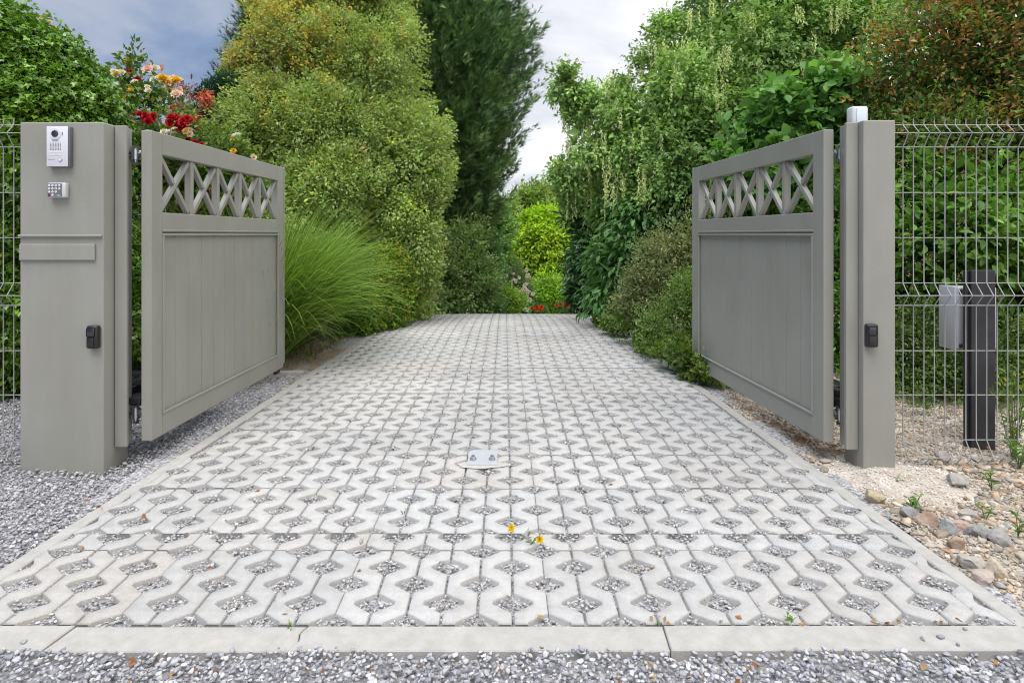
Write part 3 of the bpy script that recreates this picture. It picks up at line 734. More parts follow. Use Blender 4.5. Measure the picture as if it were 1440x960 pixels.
# --- black post with grey junction box
root = empty('service_post', (2.53, 3.2, 0), label='short black metal post carrying a grey box behind the fence', cat='post')
a, b = P(1366, 380, 3.17), P(1400, 625, 3.17)
m = MB(); m.box(a[0], b[0], 3.17, 3.20, -.1, a[2], .004).box(a[0] - .022, a[0] - .001, 3.185, 3.20, -.1, a[2] - .002, .003); m.build('channel', SATIN, root)
for py in (399, 475, 575):
    q = P(1360, py, 3.18); m = MB(); m.tube([(q[0], 3.186, q[2]), (q[0], 3.179, q[2])], [.007, .006], 8); m.build('screw', BLACK, root)
a, b = P(1345, 404, 3.23), P(1402, 491, 3.23)
jb = empty('junction_box', ((a[0] + b[0]) / 2, 3.28, b[2]), label='pale grey plastic junction box fixed behind the black post', cat='electrical box')
m = MB(); m.box(a[0], b[0], 3.23, 3.34, b[2], a[2], .008, seg=3); m.build('housing', GREY_PL, jb, smooth=True)
m = MB(); m.box(a[0] - .014, a[0] - .0005, 3.225, 3.345, b[2] - .004, a[2] + .004, .005); lid = m.build('lid', GREY_PL, jb, smooth=True)
for z in (a[2] - .02, b[2] + .02):
    m = MB(); m.box(a[0] + .012, a[0] + .03, 3.224, 3.2295, z - .009, z + .009, .002); m.build('latch', INK, jb)

# --- gate stop in the drive
q = P(679, 645, 2.97)
root = empty('gate_stop', (q[0], 2.97, 0), label='galvanised gate stop plate with two bolts in mid drive', cat='gate stop')
GALV = mat('galvanised_plate', (.38, .39, .405), .55, (.43, .44, .45), scale=25, metal=.2)
bm = bmesh.new(); pts = []
W, Ln = .072, .19
for cx_, cy_, a0 in ((W - .03, Ln / 2 - .03, 0), (-W + .03, Ln / 2 - .03, 90)):
    for kk in range(7): an = R(a0 + kk * 15); pts.append((cx_ + .03 * math.cos(an), cy_ + .03 * math.sin(an)))
pts += [(-W, -Ln / 2), (W, -Ln / 2)]
bot = [bm.verts.new((p[0], p[1], -.006)) for p in pts]; top = [bm.verts.new((p[0], p[1], 0)) for p in pts]
bm.faces.new(top); bm.faces.new(bot[::-1])
for i in range(len(pts)): bm.faces.new((bot[i], bot[(i + 1) % len(pts)], top[(i + 1) % len(pts)], top[i]))
TM = Matrix.Translation((q[0], 2.965, .010)) @ Matrix.Rotation(R(1.5), 4, 'X')
bmesh.ops.transform(bm, matrix=TM, verts=bm.verts); me = bpy.data.meshes.new('plate'); bm.to_mesh(me); bm.free(); link('plate', me, GALV, root)
for s in (-1, 1):
    m = MB(); c0 = TM @ Vector((s * .046, -.03, .001)); m.tube([c0, c0 + Vector((0, 0, .006)), c0 + Vector((0, 0, .006)), c0 + Vector((0, 0, .018))], [.017, .017, .0115, .010], 6); m.build('bolt', ZINC, root, smooth=False)
MORT = mat('white_mortar', (.38, .355, .32), .9, (.43, .41, .385), scale=30, bump=.5, bscale=60)
x, y = scatter(q[0] - .15, q[0] + .15, 2.82, 2.92, .012, rng); g = np.exp(-(((x - q[0]) / .12) ** 2 + ((y - 2.87) / .045) ** 2)); kk = g > .35
bm = bmesh.new(); bmesh.ops.create_circle(bm, cap_ends=True, segments=28, radius=1)
for v in bm.verts:
    an = math.atan2(v.co.y, v.co.x); rr = 1 + .08 * math.sin(3 * an + 1) + .05 * math.sin(7 * an)
    v.co = (q[0] + v.co.x * .125 * rr, 2.885 + v.co.y * .045 * rr, .0035)
e = bmesh.ops.extrude_face_region(bm, geom=list(bm.faces)); vv = [g_ for g_ in e['geom'] if isinstance(g_, bmesh.types.BMVert)]
for v in vv: v.co.z = .0055; v.co.x = q[0] + (v.co.x - q[0]) * .8; v.co.y = 2.885 + (v.co.y - 2.885) * .7
bmesh.ops.recalc_face_normals(bm, faces=bm.faces); me = bpy.data.meshes.new('mortar_bed'); bm.to_mesh(me); bm.free(); link('mortar_bed', me, MORT, root)
# ================================================================== PLANTS
G1 = [(.045, .10, .015), (.06, .13, .02), (.035, .08, .015), (.085, .16, .03)]
# ivy hedge on the left
plant('ivy_hedge', 'tall dense ivy covered hedge behind the wide pillar', 'hedge',
      [Bb(-60, 300, 4.3, 170, 300, .7), Bb(20, 150, 4.3, 95, 130, .6), Bb(70, 190, 4.3, 80, 125, .55), Bb(105, 230, 4.25, 50, 120, .5), Bb(60, 400, 4.4, 130, 170, .5), Bb(0, 90, 4.35, 60, 75, .5), Bb(55, 110, 4.4, 55, 60, .5)], 21,
      bough=.14, cd=560, lpc=9, cr=.04, size=.036, width=.95, tpl=T_IVY, m=GLOSS, pal=[(.055, .12, .010), (.075, .15, .014), (.04, .09, .009), (.10, .18, .02)], part='foliage', stem='stem',
      out=.9, up=-.1, droop=.8, rnd=.35, sprig=.02, inner=.5, nup=.25, flat=1, base=(-3.1, 4.3), ttop=P(20, 200, 4.3))
# lawn strip beyond the yard kerb and along the fence
def turf(name, x0, x1, y0, y1, n, h, seed, pal, zf, cond=None):
    r = np.random.default_rng(seed); x = r.uniform(x0, x1, n); y = r.uniform(y0, y1, n)
    if cond is not None: k_ = cond(x, y); x, y = x[k_], y[k_]; n = len(x)
    p = np.stack([x, y, zf(x, y)], 1); a = np.stack([r.normal(size=n) * .5, r.normal(size=n) * .5, np.ones(n)], 1)
    c = pick(r, pal, n) * (1 + .2 * r.normal(size=(n, 1)).clip(-2, 2))
    return link(name, leaves_mesh(name, p, a, r.normal(size=(n, 3)), h * (.5 + .8 * r.random(n)), .13, np.clip(c, .01, 1), T_NEED), BLADE, kind='stuff')
turf('grass', -4.6, -2.0, 4.87, 6.2, 9000, .07, 31, [(.08, .17, .02), (.11, .2, .03), (.06, .13, .02), (.2, .19, .08)], lambda x, y: gz(y) - .015, lambda x, y: x < -2.3 + .4 * (y - 4.87))
turf('verge_grass', -2.9, -1.5, 5.2, 9, 3800, .06, 32, [(.09, .15, .02), (.13, .17, .04), (.26, .2, .09)], lambda x, y: gz(y) - .015, lambda x, y: (x < xl(y) - .12) & (np.sin(x * 9) * np.sin(y * 7) > -.2))

# ornamental grasses
def tall_grass(label, base, seed, n, L, lean, pal, spread=.16, dry=.06):
    r = np.random.default_rng(seed); z0 = float(gz(base[1])) - .03
    root = empty('ornamental_grass', (base[0], base[1], z0), label=label, cat='grass plant', group='ornamental grasses behind the left gate leaf')
    def blades(n, L, w, pal, arch, nm):
        S = 9; t = np.linspace(0, 1, S)
        a = r.random(n) * 6.283; rad = spread * np.sqrt(r.random(n))
        b = np.stack([base[0] + rad * np.cos(a), base[1] + rad * np.sin(a), np.full(n, z0)], 1)
        a2 = a + r.normal(size=n) * .5
        out = np.stack([np.cos(a2), np.sin(a2), np.zeros(n)], 1) + np.array(lean); 
        ln = L * (.5 + .55 * r.random(n)); tilt = .05 + .34 * r.random(n) + .4 * rad / spread * r.random(n); ar = arch * (.3 + r.random(n) ** 1.3)
        ang = tilt[:, None] + ar[:, None] * t[None] ** 1.7                       # from vertical
        ds = ln[:, None] / (S - 1)
        hx = np.cumsum(np.sin(ang) * ds, 1); hz = np.cumsum(np.cos(ang) * ds, 1); hx -= hx[:, :1]; hz -= hz[:, :1]
        C_ = b[:, None, :] + hx[..., None] * unit(out)[:, None, :] + hz[..., None] * np.array([0, 0, 1.])
        side = np.cross(unit(out), np.array([0, 0, 1.])); side = unit(side + .5 * r.normal(size=(n, 3)))
        wd = w * (.7 + .6 * r.random(n))[:, None] * (1 - t[None] ** 2.5 * .92)
        V = np.stack([C_ - side[:, None] * wd[..., None] / 2, C_ + side[:, None] * wd[..., None] / 2], 2)   # n,S,2,3
        i = (np.arange(n) * S * 2)[:, None] + (np.arange(S - 1) * 2)[None]
        Q = np.stack([i, i + 1, i + 3, i + 2], -1).reshape(-1, 4)
        c = np.clip(pick(r, pal, n) * (1 + .3 * r.normal(size=(n, 1)).clip(-2, 2)), .01, 1)
        link(nm, np_mesh(nm, V.reshape(-1, 3), quads=Q, colors=np.repeat(c, S * 2, 0)), BLADE, root)
    blades(n, L, .0095, pal, 1.35, 'blades')
    blades(int(n * dry * 2) + 120, L * .45, .007, [(.30, .19, .08), (.22, .13, .06), (.36, .26, .13)], .9, 'dry_stalks')
GP_ = [(.15, .26, .035), (.19, .32, .05), (.11, .20, .025), (.26, .38, .09), (.17, .28, .05)]
tall_grass('big fountain of green ornamental grass right behind the left gate leaf', (-2.14, 5.3), 51, 4200, 1.62, (.06, -.1, 0), GP_)
tall_grass('ornamental grass clump arching towards the small hedge', (-2.22, 6.0), 52, 3400, 1.42, (.10, -.1, 0), GP_)
tall_grass('ornamental grass seen in the gap beside the intercom pillar', (-2.75, 5.5), 53, 2600, 1.55, (.05, -.05, 0), GP_)
tall_grass('ornamental grass showing through the lattice of the left gate leaf', (-2.45, 6.3), 54, 2200, 1.75, (.1, -.1, 0), GP_)

# clipped hedge
plant('box_hedge', 'low clipped hedge with yellowish front beside the drive', 'hedge',
      [Bb(556, 412, 7.4, 26, 62, .3), Bb(536, 418, 7.1, 26, 56, .3), Bb(505, 435, 6.9, 36, 50, .35), Bb(568, 405, 7.9, 20, 56, .3), Bb(545, 375, 7.3, 30, 32, .3)], 22, cd=420, lpc=8, cr=.045, size=.036, width=.6,
      pal=lambda p: np.where((p[:, 0:1] > -1.55 + .0 * p[:, 1:2]) & (np.random.default_rng(5).random((len(p), 1)) < .5), np.array([.17, .20, .02]), np.array([.05, .12, .015])), part='foliage', stem='stem', sprig=.01, inner=.4, base=(-1.75, 7.2))

# big variegated shrub tree
VP = [(.115, .18, .036), (.145, .205, .045), (.09, .15, .03), (.165, .235, .055)]
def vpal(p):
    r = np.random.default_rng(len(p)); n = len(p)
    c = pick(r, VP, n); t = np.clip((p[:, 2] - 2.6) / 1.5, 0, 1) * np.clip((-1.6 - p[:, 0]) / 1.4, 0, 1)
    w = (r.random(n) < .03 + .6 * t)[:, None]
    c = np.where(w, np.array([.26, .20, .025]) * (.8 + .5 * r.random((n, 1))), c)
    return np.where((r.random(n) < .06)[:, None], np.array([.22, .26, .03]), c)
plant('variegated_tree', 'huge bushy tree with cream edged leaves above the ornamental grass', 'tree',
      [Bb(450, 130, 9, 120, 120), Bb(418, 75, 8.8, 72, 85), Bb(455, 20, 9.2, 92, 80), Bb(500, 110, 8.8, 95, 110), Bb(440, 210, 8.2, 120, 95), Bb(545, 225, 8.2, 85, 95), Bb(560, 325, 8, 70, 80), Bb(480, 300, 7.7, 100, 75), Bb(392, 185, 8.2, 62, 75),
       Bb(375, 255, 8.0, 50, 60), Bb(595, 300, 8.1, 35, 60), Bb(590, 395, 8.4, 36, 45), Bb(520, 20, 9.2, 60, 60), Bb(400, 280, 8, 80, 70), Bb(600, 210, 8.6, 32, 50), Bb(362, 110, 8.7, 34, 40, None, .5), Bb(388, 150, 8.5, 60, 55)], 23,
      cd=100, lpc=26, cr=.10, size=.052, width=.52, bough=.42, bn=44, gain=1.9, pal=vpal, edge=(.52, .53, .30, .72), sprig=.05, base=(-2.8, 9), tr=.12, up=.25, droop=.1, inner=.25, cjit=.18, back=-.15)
# tall conifer
def conifer(name, label, base, rows, seed, pal, n_br=420, size=.16, lp=26, tr=.16, width=.6, rise=.45, tpl=T_SPRAY):
    """rows: (height, radius) outline"""
    r = np.random.default_rng(seed); z0 = float(gz(base[1])) - .05
    root = empty(name, (base[0], base[1], z0), label=label, cat='tree')
    hs, rs = np.array([q[0] for q in rows]), np.array([q[1] for q in rows])
    h = hs[0] + (hs[-1] - hs[0]) * r.random(n_br) ** .9; Rr = np.interp(h, hs, rs) * np.where(r.random(n_br) < .25, .98 + .22 * r.random(n_br), .45 + .5 * r.random(n_br))
    a = r.random(n_br) * 6.283
    d = np.stack([np.cos(a), np.sin(a), np.zeros(n_br)], 1)
    tc = unit(TO_CAM - np.array([base[0], base[1], 1.1])); kp = d @ tc > -.45; h, Rr, d = h[kp], Rr[kp], d[kp]; n = len(h)
    t = .25 + .75 * r.random((n, lp)) ** .7
    st = np.stack([np.full(n, base[0]), np.full(n, base[1]), h], 1)
    pos = st[:, None] + d[:, None] * (Rr[:, None] * t)[..., None]
    pos[..., 2] += Rr[:, None] * rise * (t ** 1.8) - Rr[:, None] * .22 * t
    kp_ = 9; pl = np.arange(lp) % kp_                    # leaflets gather in plumes along the branch
    tp = (.30 + .70 * (np.arange(kp_)[None] + .9 * r.random((n, kp_))) / kp_); lp_ = np.where(np.arange(kp_)[None] % 2, 1, -1) * (1.08 - tp) * (.25 + .45 * r.random((n, kp_))) * Rr[:, None] * .75
    t = np.clip(tp[:, pl] + .035 * r.normal(size=(n, lp)), .1, 1.08); lat = lp_[:, pl] * (.55 + .6 * r.random((n, lp))) + .03 * r.normal(size=(n, lp))
    pos = st[:, None] + d[:, None] * (Rr[:, None] * t)[..., None]
    pos[..., 2] += Rr[:, None] * rise * (np.abs(t) ** 1.8) - Rr[:, None] * .25 * t
    sd = np.cross(d, [0, 0, 1.])
    pos += sd[:, None] * lat[..., None]; pos[..., 2] += .045 * r.normal(size=(n, lp)) - np.abs(lat) * .22
    pb_ = 1 + .16 * r.normal(size=(n, kp_)); pb_ = pb_[:, pl, None]
    ax = d[:, None] * .9 + sd[:, None] * (np.sign(lat) * .45)[..., None] + np.array([0, 0, 1.]) * (.15 + rise * t)[..., None] + .42 * r.normal(size=(n, lp, 3))
    nr = np.array([0, 0, 1.]) + .5 * d[:, None] + .5 * r.normal(size=(n, lp, 3))
    cb = pick(r, pal, n) * (1 + .16 * r.normal(size=(n, 1)).clip(-2, 2))
    c = np.repeat(cb[:, None], lp, 1) * pb_ * (1 + .18 * r.normal(size=(n, lp, 1)).clip(-2, 2))
    f = lambda q: q.reshape(-1, 3)
    s = (size * (.7 + .6 * r.random((n, lp)))).ravel()
    keep = f(pos)[:, 2] > gz(base[1]) + .02
    link('crown', leaves_mesh('crown', f(pos)[keep], f(ax)[keep], f(nr)[keep], s[keep], width * 1., np.clip(f(c), .004, 1)[keep], tpl), NEEDLE, root)
    m = trunk_mb((base[0], base[1], z0), (base[0], base[1], hs[-1]), tr, r, 0)
    for i in range(min(n, 60)): m.tube([st[i], st[i] + d[i] * Rr[i] * .45 + np.array([0, 0, .02])], [.03, .012], 5)
    m.build('trunk', BARK, root, smooth=True)
cb = P(628, 0, 13.2)
conifer('conifer', 'tall dark green conifer with feathery upswept branches', (cb[0], 13.2), [(-.4, .9), (.8, 1.0), (1.2, 1.15), (2, 1.4), (2.9, 1.72), (3.9, 1.78), (4.8, 1.9), (5.3, 1.75), (7, 1.3), (9, .4)], 24,
        [(.10, .19, .075), (.13, .23, .08), (.08, .16, .065), (.17, .28, .095)], n_br=2900, size=.19, lp=117, rise=.60, width=.75)
cb = P(372, 0, 12.5)
conifer('conifer', 'conifer whose dark top pokes out behind the big variegated tree', (cb[0], 12.5), [(1, 1.0), (3.5, .95), (5.2, .7), (6.4, .1)], 25, [(.06, .12, .045), (.075, .14, .05)], n_br=900, size=.16, lp=45, rise=.5)
# columnar yew
yw = []
for i, (px, top, w) in enumerate([(282, 130, 13), (297, 112, 13), (312, 104, 14), (328, 116, 13), (270, 148, 10), (305, 140, 14), (320, 150, 15), (288, 160, 14)]):
    yw.append(Bb(px, (top + 330) / 2, 8.0 + .12 * (i % 3), w, (330 - top) / 2, .14))
plant('yew', 'dark green columnar yew beside the red roses', 'tree', yw, 26, cd=700, lpc=9, cr=.04, size=.055, width=.28, tpl=T_NEED, m=NEEDLE, pal=[(.012, .04, .018), (.018, .055, .022), (.025, .07, .028)], up=1.5, out=.5, rnd=.35, sprig=.01, inner=.6, base=(-3.9, 8.0))
# red maple
plant('red_maple', 'small dark red leaved maple top behind the roses', 'tree', [Bb(262, 150, 7.4, 26, 20, .25, .5), Bb(278, 130, 7.4, 16, 12, .2, .45), Bb(240, 165, 7.4, 26, 16, .2, .45)], 27, cd=240, lpc=8, cr=.06, size=.06, width=.42,
      pal=[(.22, .04, .03), (.30, .07, .04), (.16, .06, .03)], droop=.2, inner=0, base=(-3.9, 7.4), tr=.03)

# roses
def petals_mesh(name, d, c, c2, seed):
    r = np.random.default_rng(seed); Ps, Ax, Nr, S, C = [], [], [], [], []
    for ring, (n, rad, tilt, sz_) in enumerate([(6, .10, .25, .50), (6, .10, .65, .46), (5, .06, 1.05, .40), (4, .03, 1.35, .34)]):
        for i in range(n):
            a = 6.283 * (i + .5 * ring + .15 * r.normal()) / n; o_ = np.array([math.cos(a), math.sin(a), 0])
            Ps.append(o_ * rad * d + np.array([0, 0, -.08 * d])); Ax.append(o_ * math.cos(tilt) + np.array([0, 0, math.sin(tilt)])); Nr.append(np.array([0, 0, 1.]) * math.cos(tilt) - o_ * math.sin(tilt))
            S.append(sz_ * d * (.9 + .2 * r.random())); t = ring / 3; C.append((np.array(c) * (1 - t) + np.array(c2) * t) * (.85 + .3 * r.random()))
    return leaves_mesh(name, np.array(Ps), np.array(Ax), np.array(Nr), np.array(S), 1.05, np.clip(np.array(C), 0, 1), T_OVAL)
ROSE = {k: petals_mesh('bloom_' + k, 1, c, c2, i) for i, (k, c, c2) in enumerate([('red', (.50, .012, .02), (.34, .006, .012)), ('yellow', (.78, .55, .05), (.70, .36, .02)), ('peach', (.80, .66, .52), (.76, .50, .16)), ('white', (.78, .75, .66), (.72, .66, .40)), ('pink', (.75, .52, .5), (.75, .55, .45)), ('orange', (.70, .11, .02), (.6, .06, .01)), ('gold', (.85, .62, .02), (.8, .5, .01))]) }
def blooms(root, lst, seed, part='bloom'):
    r = np.random.default_rng(seed)
    for (px, py, d, w, k) in lst:
        q = P(px, py, d); o = bpy.data.objects.new(part, ROSE[k]); col.objects.link(o)
        if not ROSE[k].materials: ROSE[k].materials.append(PETAL)
        o.parent = root; o.matrix_parent_inverse = Matrix.LocRotScale(root.location, root.rotation_euler, None).inverted()
        tc = Vector((r.normal() * .45, -1 + .3 * r.normal(), .75 + .4 * r.normal())).normalized()
        s = 1.35 * w * d / F; o.matrix_basis = Matrix.LocRotScale(q, tc.to_track_quat('Z', 'Y'), (s, s, s))
rr = np.random.default_rng(77)
def clu(cx, cy, d, n, sx, sy, w, kinds): return [(cx + rr.normal() * sx, cy + rr.normal() * sy, d - .05 - .2 * rr.random(), w * (.8 + .4 * rr.random()), kinds[rr.integers(0, len(kinds))]) for _ in range(n)]
RL = [(.06, .11, .025), (.085, .14, .03), (.045, .085, .02), (.14, .17, .03)]
rb = plant('rose_bush', 'tall climbing rose with yellow and peach blooms behind the wide pillar', 'rose bush',
      [Bb(190, 150, 5.2, 42, 45, .3, .8), Bb(175, 190, 5.2, 40, 45, .3), Bb(220, 170, 5.2, 40, 40, .3, .8), Bb(205, 110, 5.2, 30, 28, .25, .55), Bb(180, 240, 5.3, 45, 60, .3), Bb(240, 135, 5.2, 22, 22, .2, .35), Bb(200, 85, 5.2, 10, 16, .1, .4), Bb(66, 48, 4.75, 16, 20, .12, .8), Bb(225, 240, 5.4, 60, 50, .3)], 28, group='roses behind the left gate leaf',
      cd=120, lpc=8, cr=.065, size=.052, width=.6, pal=RL, sprig=.2, inner=.1, base=(-3.2, 5.4), tr=.02, part='foliage', stem='stem', limbs=6)
blooms(rb, clu(241, 116, 5.1, 7, 7, 6, 12, ['peach', 'yellow', 'peach']) + clu(252, 130, 5.1, 4, 4, 4, 10, ['pink', 'peach']) + [(238, 121, 5.0, 10, 'yellow'), (248, 112, 5.0, 11, 'yellow'), (181, 86, 5.1, 9, 'yellow'), (168, 78, 5.1, 5, 'yellow')]
       + clu(207, 97, 5.1, 4, 6, 3, 9, ['pink', 'white']) + clu(162, 102, 5.1, 4, 6, 6, 8, ['white', 'yellow']) + clu(175, 132, 5.1, 8, 9, 5, 7, ['yellow', 'gold']) + clu(205, 120, 5.1, 4, 8, 8, 7, ['white', 'pink', 'red']) + clu(183, 180, 5.1, 7, 12, 10, 9, ['white', 'peach'])
       + [(60, 24, 4.7, 6, 'yellow'), (68, 33, 4.7, 8, 'yellow'), (75, 40, 4.7, 7, 'yellow'), (62, 40, 4.7, 6, 'gold')] + [(176, 102, 5.05, 10, 'red'), (184, 101, 5.05, 7, 'red'), (193, 112, 5.05, 8, 'red'), (188, 103, 5.1, 7, 'yellow')], 81)
rb2 = plant('rose_bush', 'lower rose with deep red blooms above the left gate leaf', 'rose bush',
      [Bb(245, 200, 5.0, 45, 32, .25, .8), Bb(290, 215, 5.1, 45, 28, .25, .8), Bb(320, 225, 5.3, 30, 24, .25), Bb(270, 250, 5.2, 90, 45, .3), Bb(330, 270, 5.3, 60, 40, .3)], 29, group='roses behind the left gate leaf',
      cd=200, lpc=8, cr=.06, size=.048, width=.6, pal=RL, sprig=.1, inner=.2, base=(-2.7, 5.1), tr=.02, part='foliage', stem='stem')
blooms(rb2, clu(211, 166, 4.85, 7, 6, 5, 10, ['red']) + clu(256, 174, 4.85, 11, 8, 5, 10, ['red']) + clu(238, 167, 4.85, 3, 3, 3, 9, ['red']) + clu(245, 186, 4.85, 12, 16, 4, 7, ['white', 'yellow', 'white']) + [(237, 189, 4.8, 7, 'red'), (264, 197, 4.8, 7, 'red'), (275, 201, 4.8, 7, 'red'), (283, 203, 4.8, 6, 'red')]
       + clu(302, 264, 4.9, 3, 3, 4, 8, ['red']) + clu(318, 266, 4.9, 2, 2, 6, 7, ['red']) + clu(265, 189, 4.85, 4, 5, 3, 7, ['white', 'peach']) + [(332, 190, 5.0, 10, 'white'), (327, 196, 5.0, 7, 'gold'), (328, 212, 5.0, 6, 'yellow'), (357, 221, 5.0, 6, 'peach')], 82)
# wooden trellis glimpsed in the gap
root = empty('trellis', (-3.1, 5.0, 0), label='old wooden lattice trellis in the gap beside the left gate leaf', cat='trellis')
WOOD = mat('weathered_wood', (.16, .12, .06), .85, (.26, .2, .1), scale=25, bump=.4)
m = MB()
for i in range(6):
    for s in (1, -1):
        x = -3.55 + i * .2; m.box(-.012, .012, -.005 + .011 * (s > 0), .005 + .011 * (s > 0), -.62, .62, .001, Matrix.Translation((x, 5.0, 1.05)) @ Matrix.Rotation(R(38 * s), 4, 'Y'))
m.build('lattice', WOOD, root)
for x in (-3.95, -2.65): m = MB(); m.box(x, x + .05, 4.99, 5.04, -.05, 1.6, .003); m.build('upright', WOOD, root)

plant('shrub', 'dark undergrowth shrub below the big variegated tree', 'shrub', [Bb(460, 390, 9.4, 110, 60), Bb(560, 410, 9.6, 60, 50), Bb(360, 360, 9.4, 80, 80)], 40, cd=60, lpc=14, cr=.13, size=.07, width=.5, pal=[(.05, .085, .025), (.065, .11, .03)], base=(-2.9, 9.6))
plant('hedge', 'dark green hedge far behind the roses', 'hedge', [Bb(-40, 330, 9.5, 120, 130), Bb(90, 330, 9.5, 100, 110), Bb(200, 330, 9.6, 100, 105), Bb(280, 350, 9.6, 80, 90)], 65, cd=40, lpc=14, cr=.16, size=.09, width=.5, pal=[(.04, .08, .02), (.055, .10, .025)], base=(-6, 9.6), part='foliage', stem='stem')
plant('hedge', 'dark green hedge behind the seed pod tree on the right', 'hedge', [Bb(960, 300, 10.5, 110, 140), Bb(1090, 280, 10.5, 110, 150), Bb(1220, 290, 10.4, 110, 150), Bb(1350, 240, 10.3, 110, 170), Bb(1470, 260, 10.3, 90, 200)], 66, cd=34, lpc=14, cr=.18, size=.10, width=.5, pal=[(.045, .09, .02), (.06, .12, .03)], base=(5, 10.5), part='foliage', stem='stem')
# middle distance along the left of the drive
SM = [(.07, .12, .035), (.09, .14, .045), (.055, .095, .028), (.115, .165, .05)]
plant('shrub', 'dark bushy shrub at the left end of the drive under the conifer', 'shrub', [Bb(650, 395, 11.5, 44, 52), Bb(625, 410, 11, 30, 36), Bb(676, 402, 12, 26, 42), Bb(652, 350, 12, 36, 45)], 41, cd=60, lpc=14, cr=.12, size=.07, width=.5, pal=SM, sprig=.08, base=(-.9, 11.9))
plant('shrub', 'blue green shrub at the crest left of the white flowering shrub', 'shrub', [Bb(686, 424, 12.6, 16, 28), Bb(676, 360, 13.5, 22, 50), Bb(682, 402, 13.4, 20, 40)], 42, cd=60, lpc=14, cr=.12, size=.075, width=.55, pal=[(.03, .08, .03), (.045, .105, .04), (.06, .13, .05)], base=(-.2, 13.6))
plant('shrub', 'low bright green shrub at the crest beside the white flowering shrub', 'shrub', [Bb(712, 422, 13.2, 20, 22), Bb(726, 428, 13.4, 14, 16)], 43, cd=130, lpc=12, cr=.08, size=.06, width=.4, pal=[(.10, .18, .02), (.14, .22, .03)], base=(.1, 13.3))
wf = plant('flowering_shrub', 'shrub with a spray of white flowers at the end of the drive', 'shrub', [Bb(722, 405, 16, 20, 26), Bb(735, 425, 15.8, 12, 24)], 44, cd=70, lpc=12, cr=.12, size=.08, width=.4, pal=[(.06, .10, .04), (.09, .13, .06)], base=(.4, 16))
blooms(wf, clu(737, 418, 15.4, 44, 5, 13, 4, ['white']) + clu(722, 392, 15.4, 8, 8, 5, 3, ['white']), 83)
plant('shrub', 'slim silvery grass like shrub beside the white flowers', 'shrub', [Bb(744, 424, 17, 9, 24)], 45, cd=160, lpc=12, cr=.1, size=.18, width=.06, tpl=T_NEED, pal=[(.22, .26, .12), (.16, .2, .09)], up=1.2, base=(.7, 17))
plant('shrub', 'round bright green shrub in front of the yellow tree', 'shrub', [Bb(775, 412, 17, 26, 20), Bb(768, 425, 16.6, 22, 20), Bb(786, 420, 16.8, 20, 22)], 46, cd=90, lpc=12, cr=.12, size=.085, width=.6, pal=[(.14, .25, .025), (.19, .32, .035), (.10, .19, .02)], base=(1.2, 17), sprig=.03)
plant('yellow_tree', 'bright yellow green small tree at the end of the drive', 'tree', [Bb(762, 345, 22, 38, 42), Bb(765, 318, 22, 27, 24), Bb(743, 358, 21.8, 22, 30), Bb(786, 350, 22, 20, 28), Bb(757, 385, 21.8, 42, 34), Bb(788, 385, 22, 20, 26), Bb(735, 385, 22, 18, 24), Bb(752, 310, 22, 14, 12)], 47,
      cd=40, lpc=24, cr=.2, size=.15, width=.45, bough=.42, gain=1.3, pal=[(.28, .41, .02), (.35, .47, .025), (.21, .35, .018), (.16, .30, .015)], droop=.45, up=.1, sprig=.08, inner=.25, flat=.5, base=(1.35, 22), tr=.09)
rf = plant('flower_clump', 'low clump of orange red flowers left of the round shrub', 'flowers', [Bb(757, 436, 14.4, 9, 7, .15)], 48, cd=300, lpc=8, cr=.05, size=.07, width=.3, pal=[(.05, .12, .03), (.08, .15, .04)], base=(.8, 14.4), stem=None, part='leaves', group='orange flowers at the crest')
blooms(rf, clu(757, 434, 14.2, 6, 5, 3, 4.5, ['orange']), 84)
rf = plant('flower_clump', 'low clump of orange red flowers right of the round shrub', 'flowers', [Bb(795, 434, 14, 10, 8, .15)], 49, cd=300, lpc=8, cr=.05, size=.07, width=.3, pal=[(.05, .12, .03), (.08, .15, .04)], base=(1.4, 14), stem=None, part='leaves', group='orange flowers at the crest')
blooms(rf, clu(794, 431, 13.8, 9, 6, 4, 4.5, ['orange']), 85)
# far trees
FARP = [(.12, .19, .04), (.15, .22, .05), (.09, .155, .035), (.18, .25, .06)]
for i, (lab, bl, b) in enumerate([
    ('far green tree with rounded top above the yellow tree', [Bb(757, 300, 44, 34, 38), Bb(745, 320, 44, 34, 36), Bb(772, 310, 44, 26, 40), Bb(757, 350, 44, 40, 50)], (2.4, 44)),
    ('far green tree half hidden by the laurel on the right', [Bb(800, 305, 47, 30, 40), Bb(815, 330, 47, 34, 50), Bb(795, 350, 47, 34, 50)], (5, 47)),
    ('far pale green tree seen beside the conifer', [Bb(712, 318, 40, 22, 32), Bb(700, 345, 40, 30, 50), Bb(722, 350, 40, 26, 50)], (-.1, 40))]):
    plant('broadleaf_tree', lab, 'tree', bl, 60 + i, group='trees beyond the end of the drive', cd=9, lpc=22, cr=.4, size=.24, width=.6, pal=FARP, sprig=.08, base=b, tr=.2)
plant('broadleaf_tree', 'mid green leafy tree between the conifer and the yellow tree', 'tree', [Bb(690, 335, 19, 24, 46), Bb(700, 375, 18.6, 18, 40), Bb(688, 305, 19, 18, 24)], 64, cd=30, lpc=18, cr=.22, size=.13, width=.55, pal=[(.09, .17, .04), (.11, .2, .05), (.07, .13, .035)], base=(-.2, 19), tr=.1, sprig=.1)
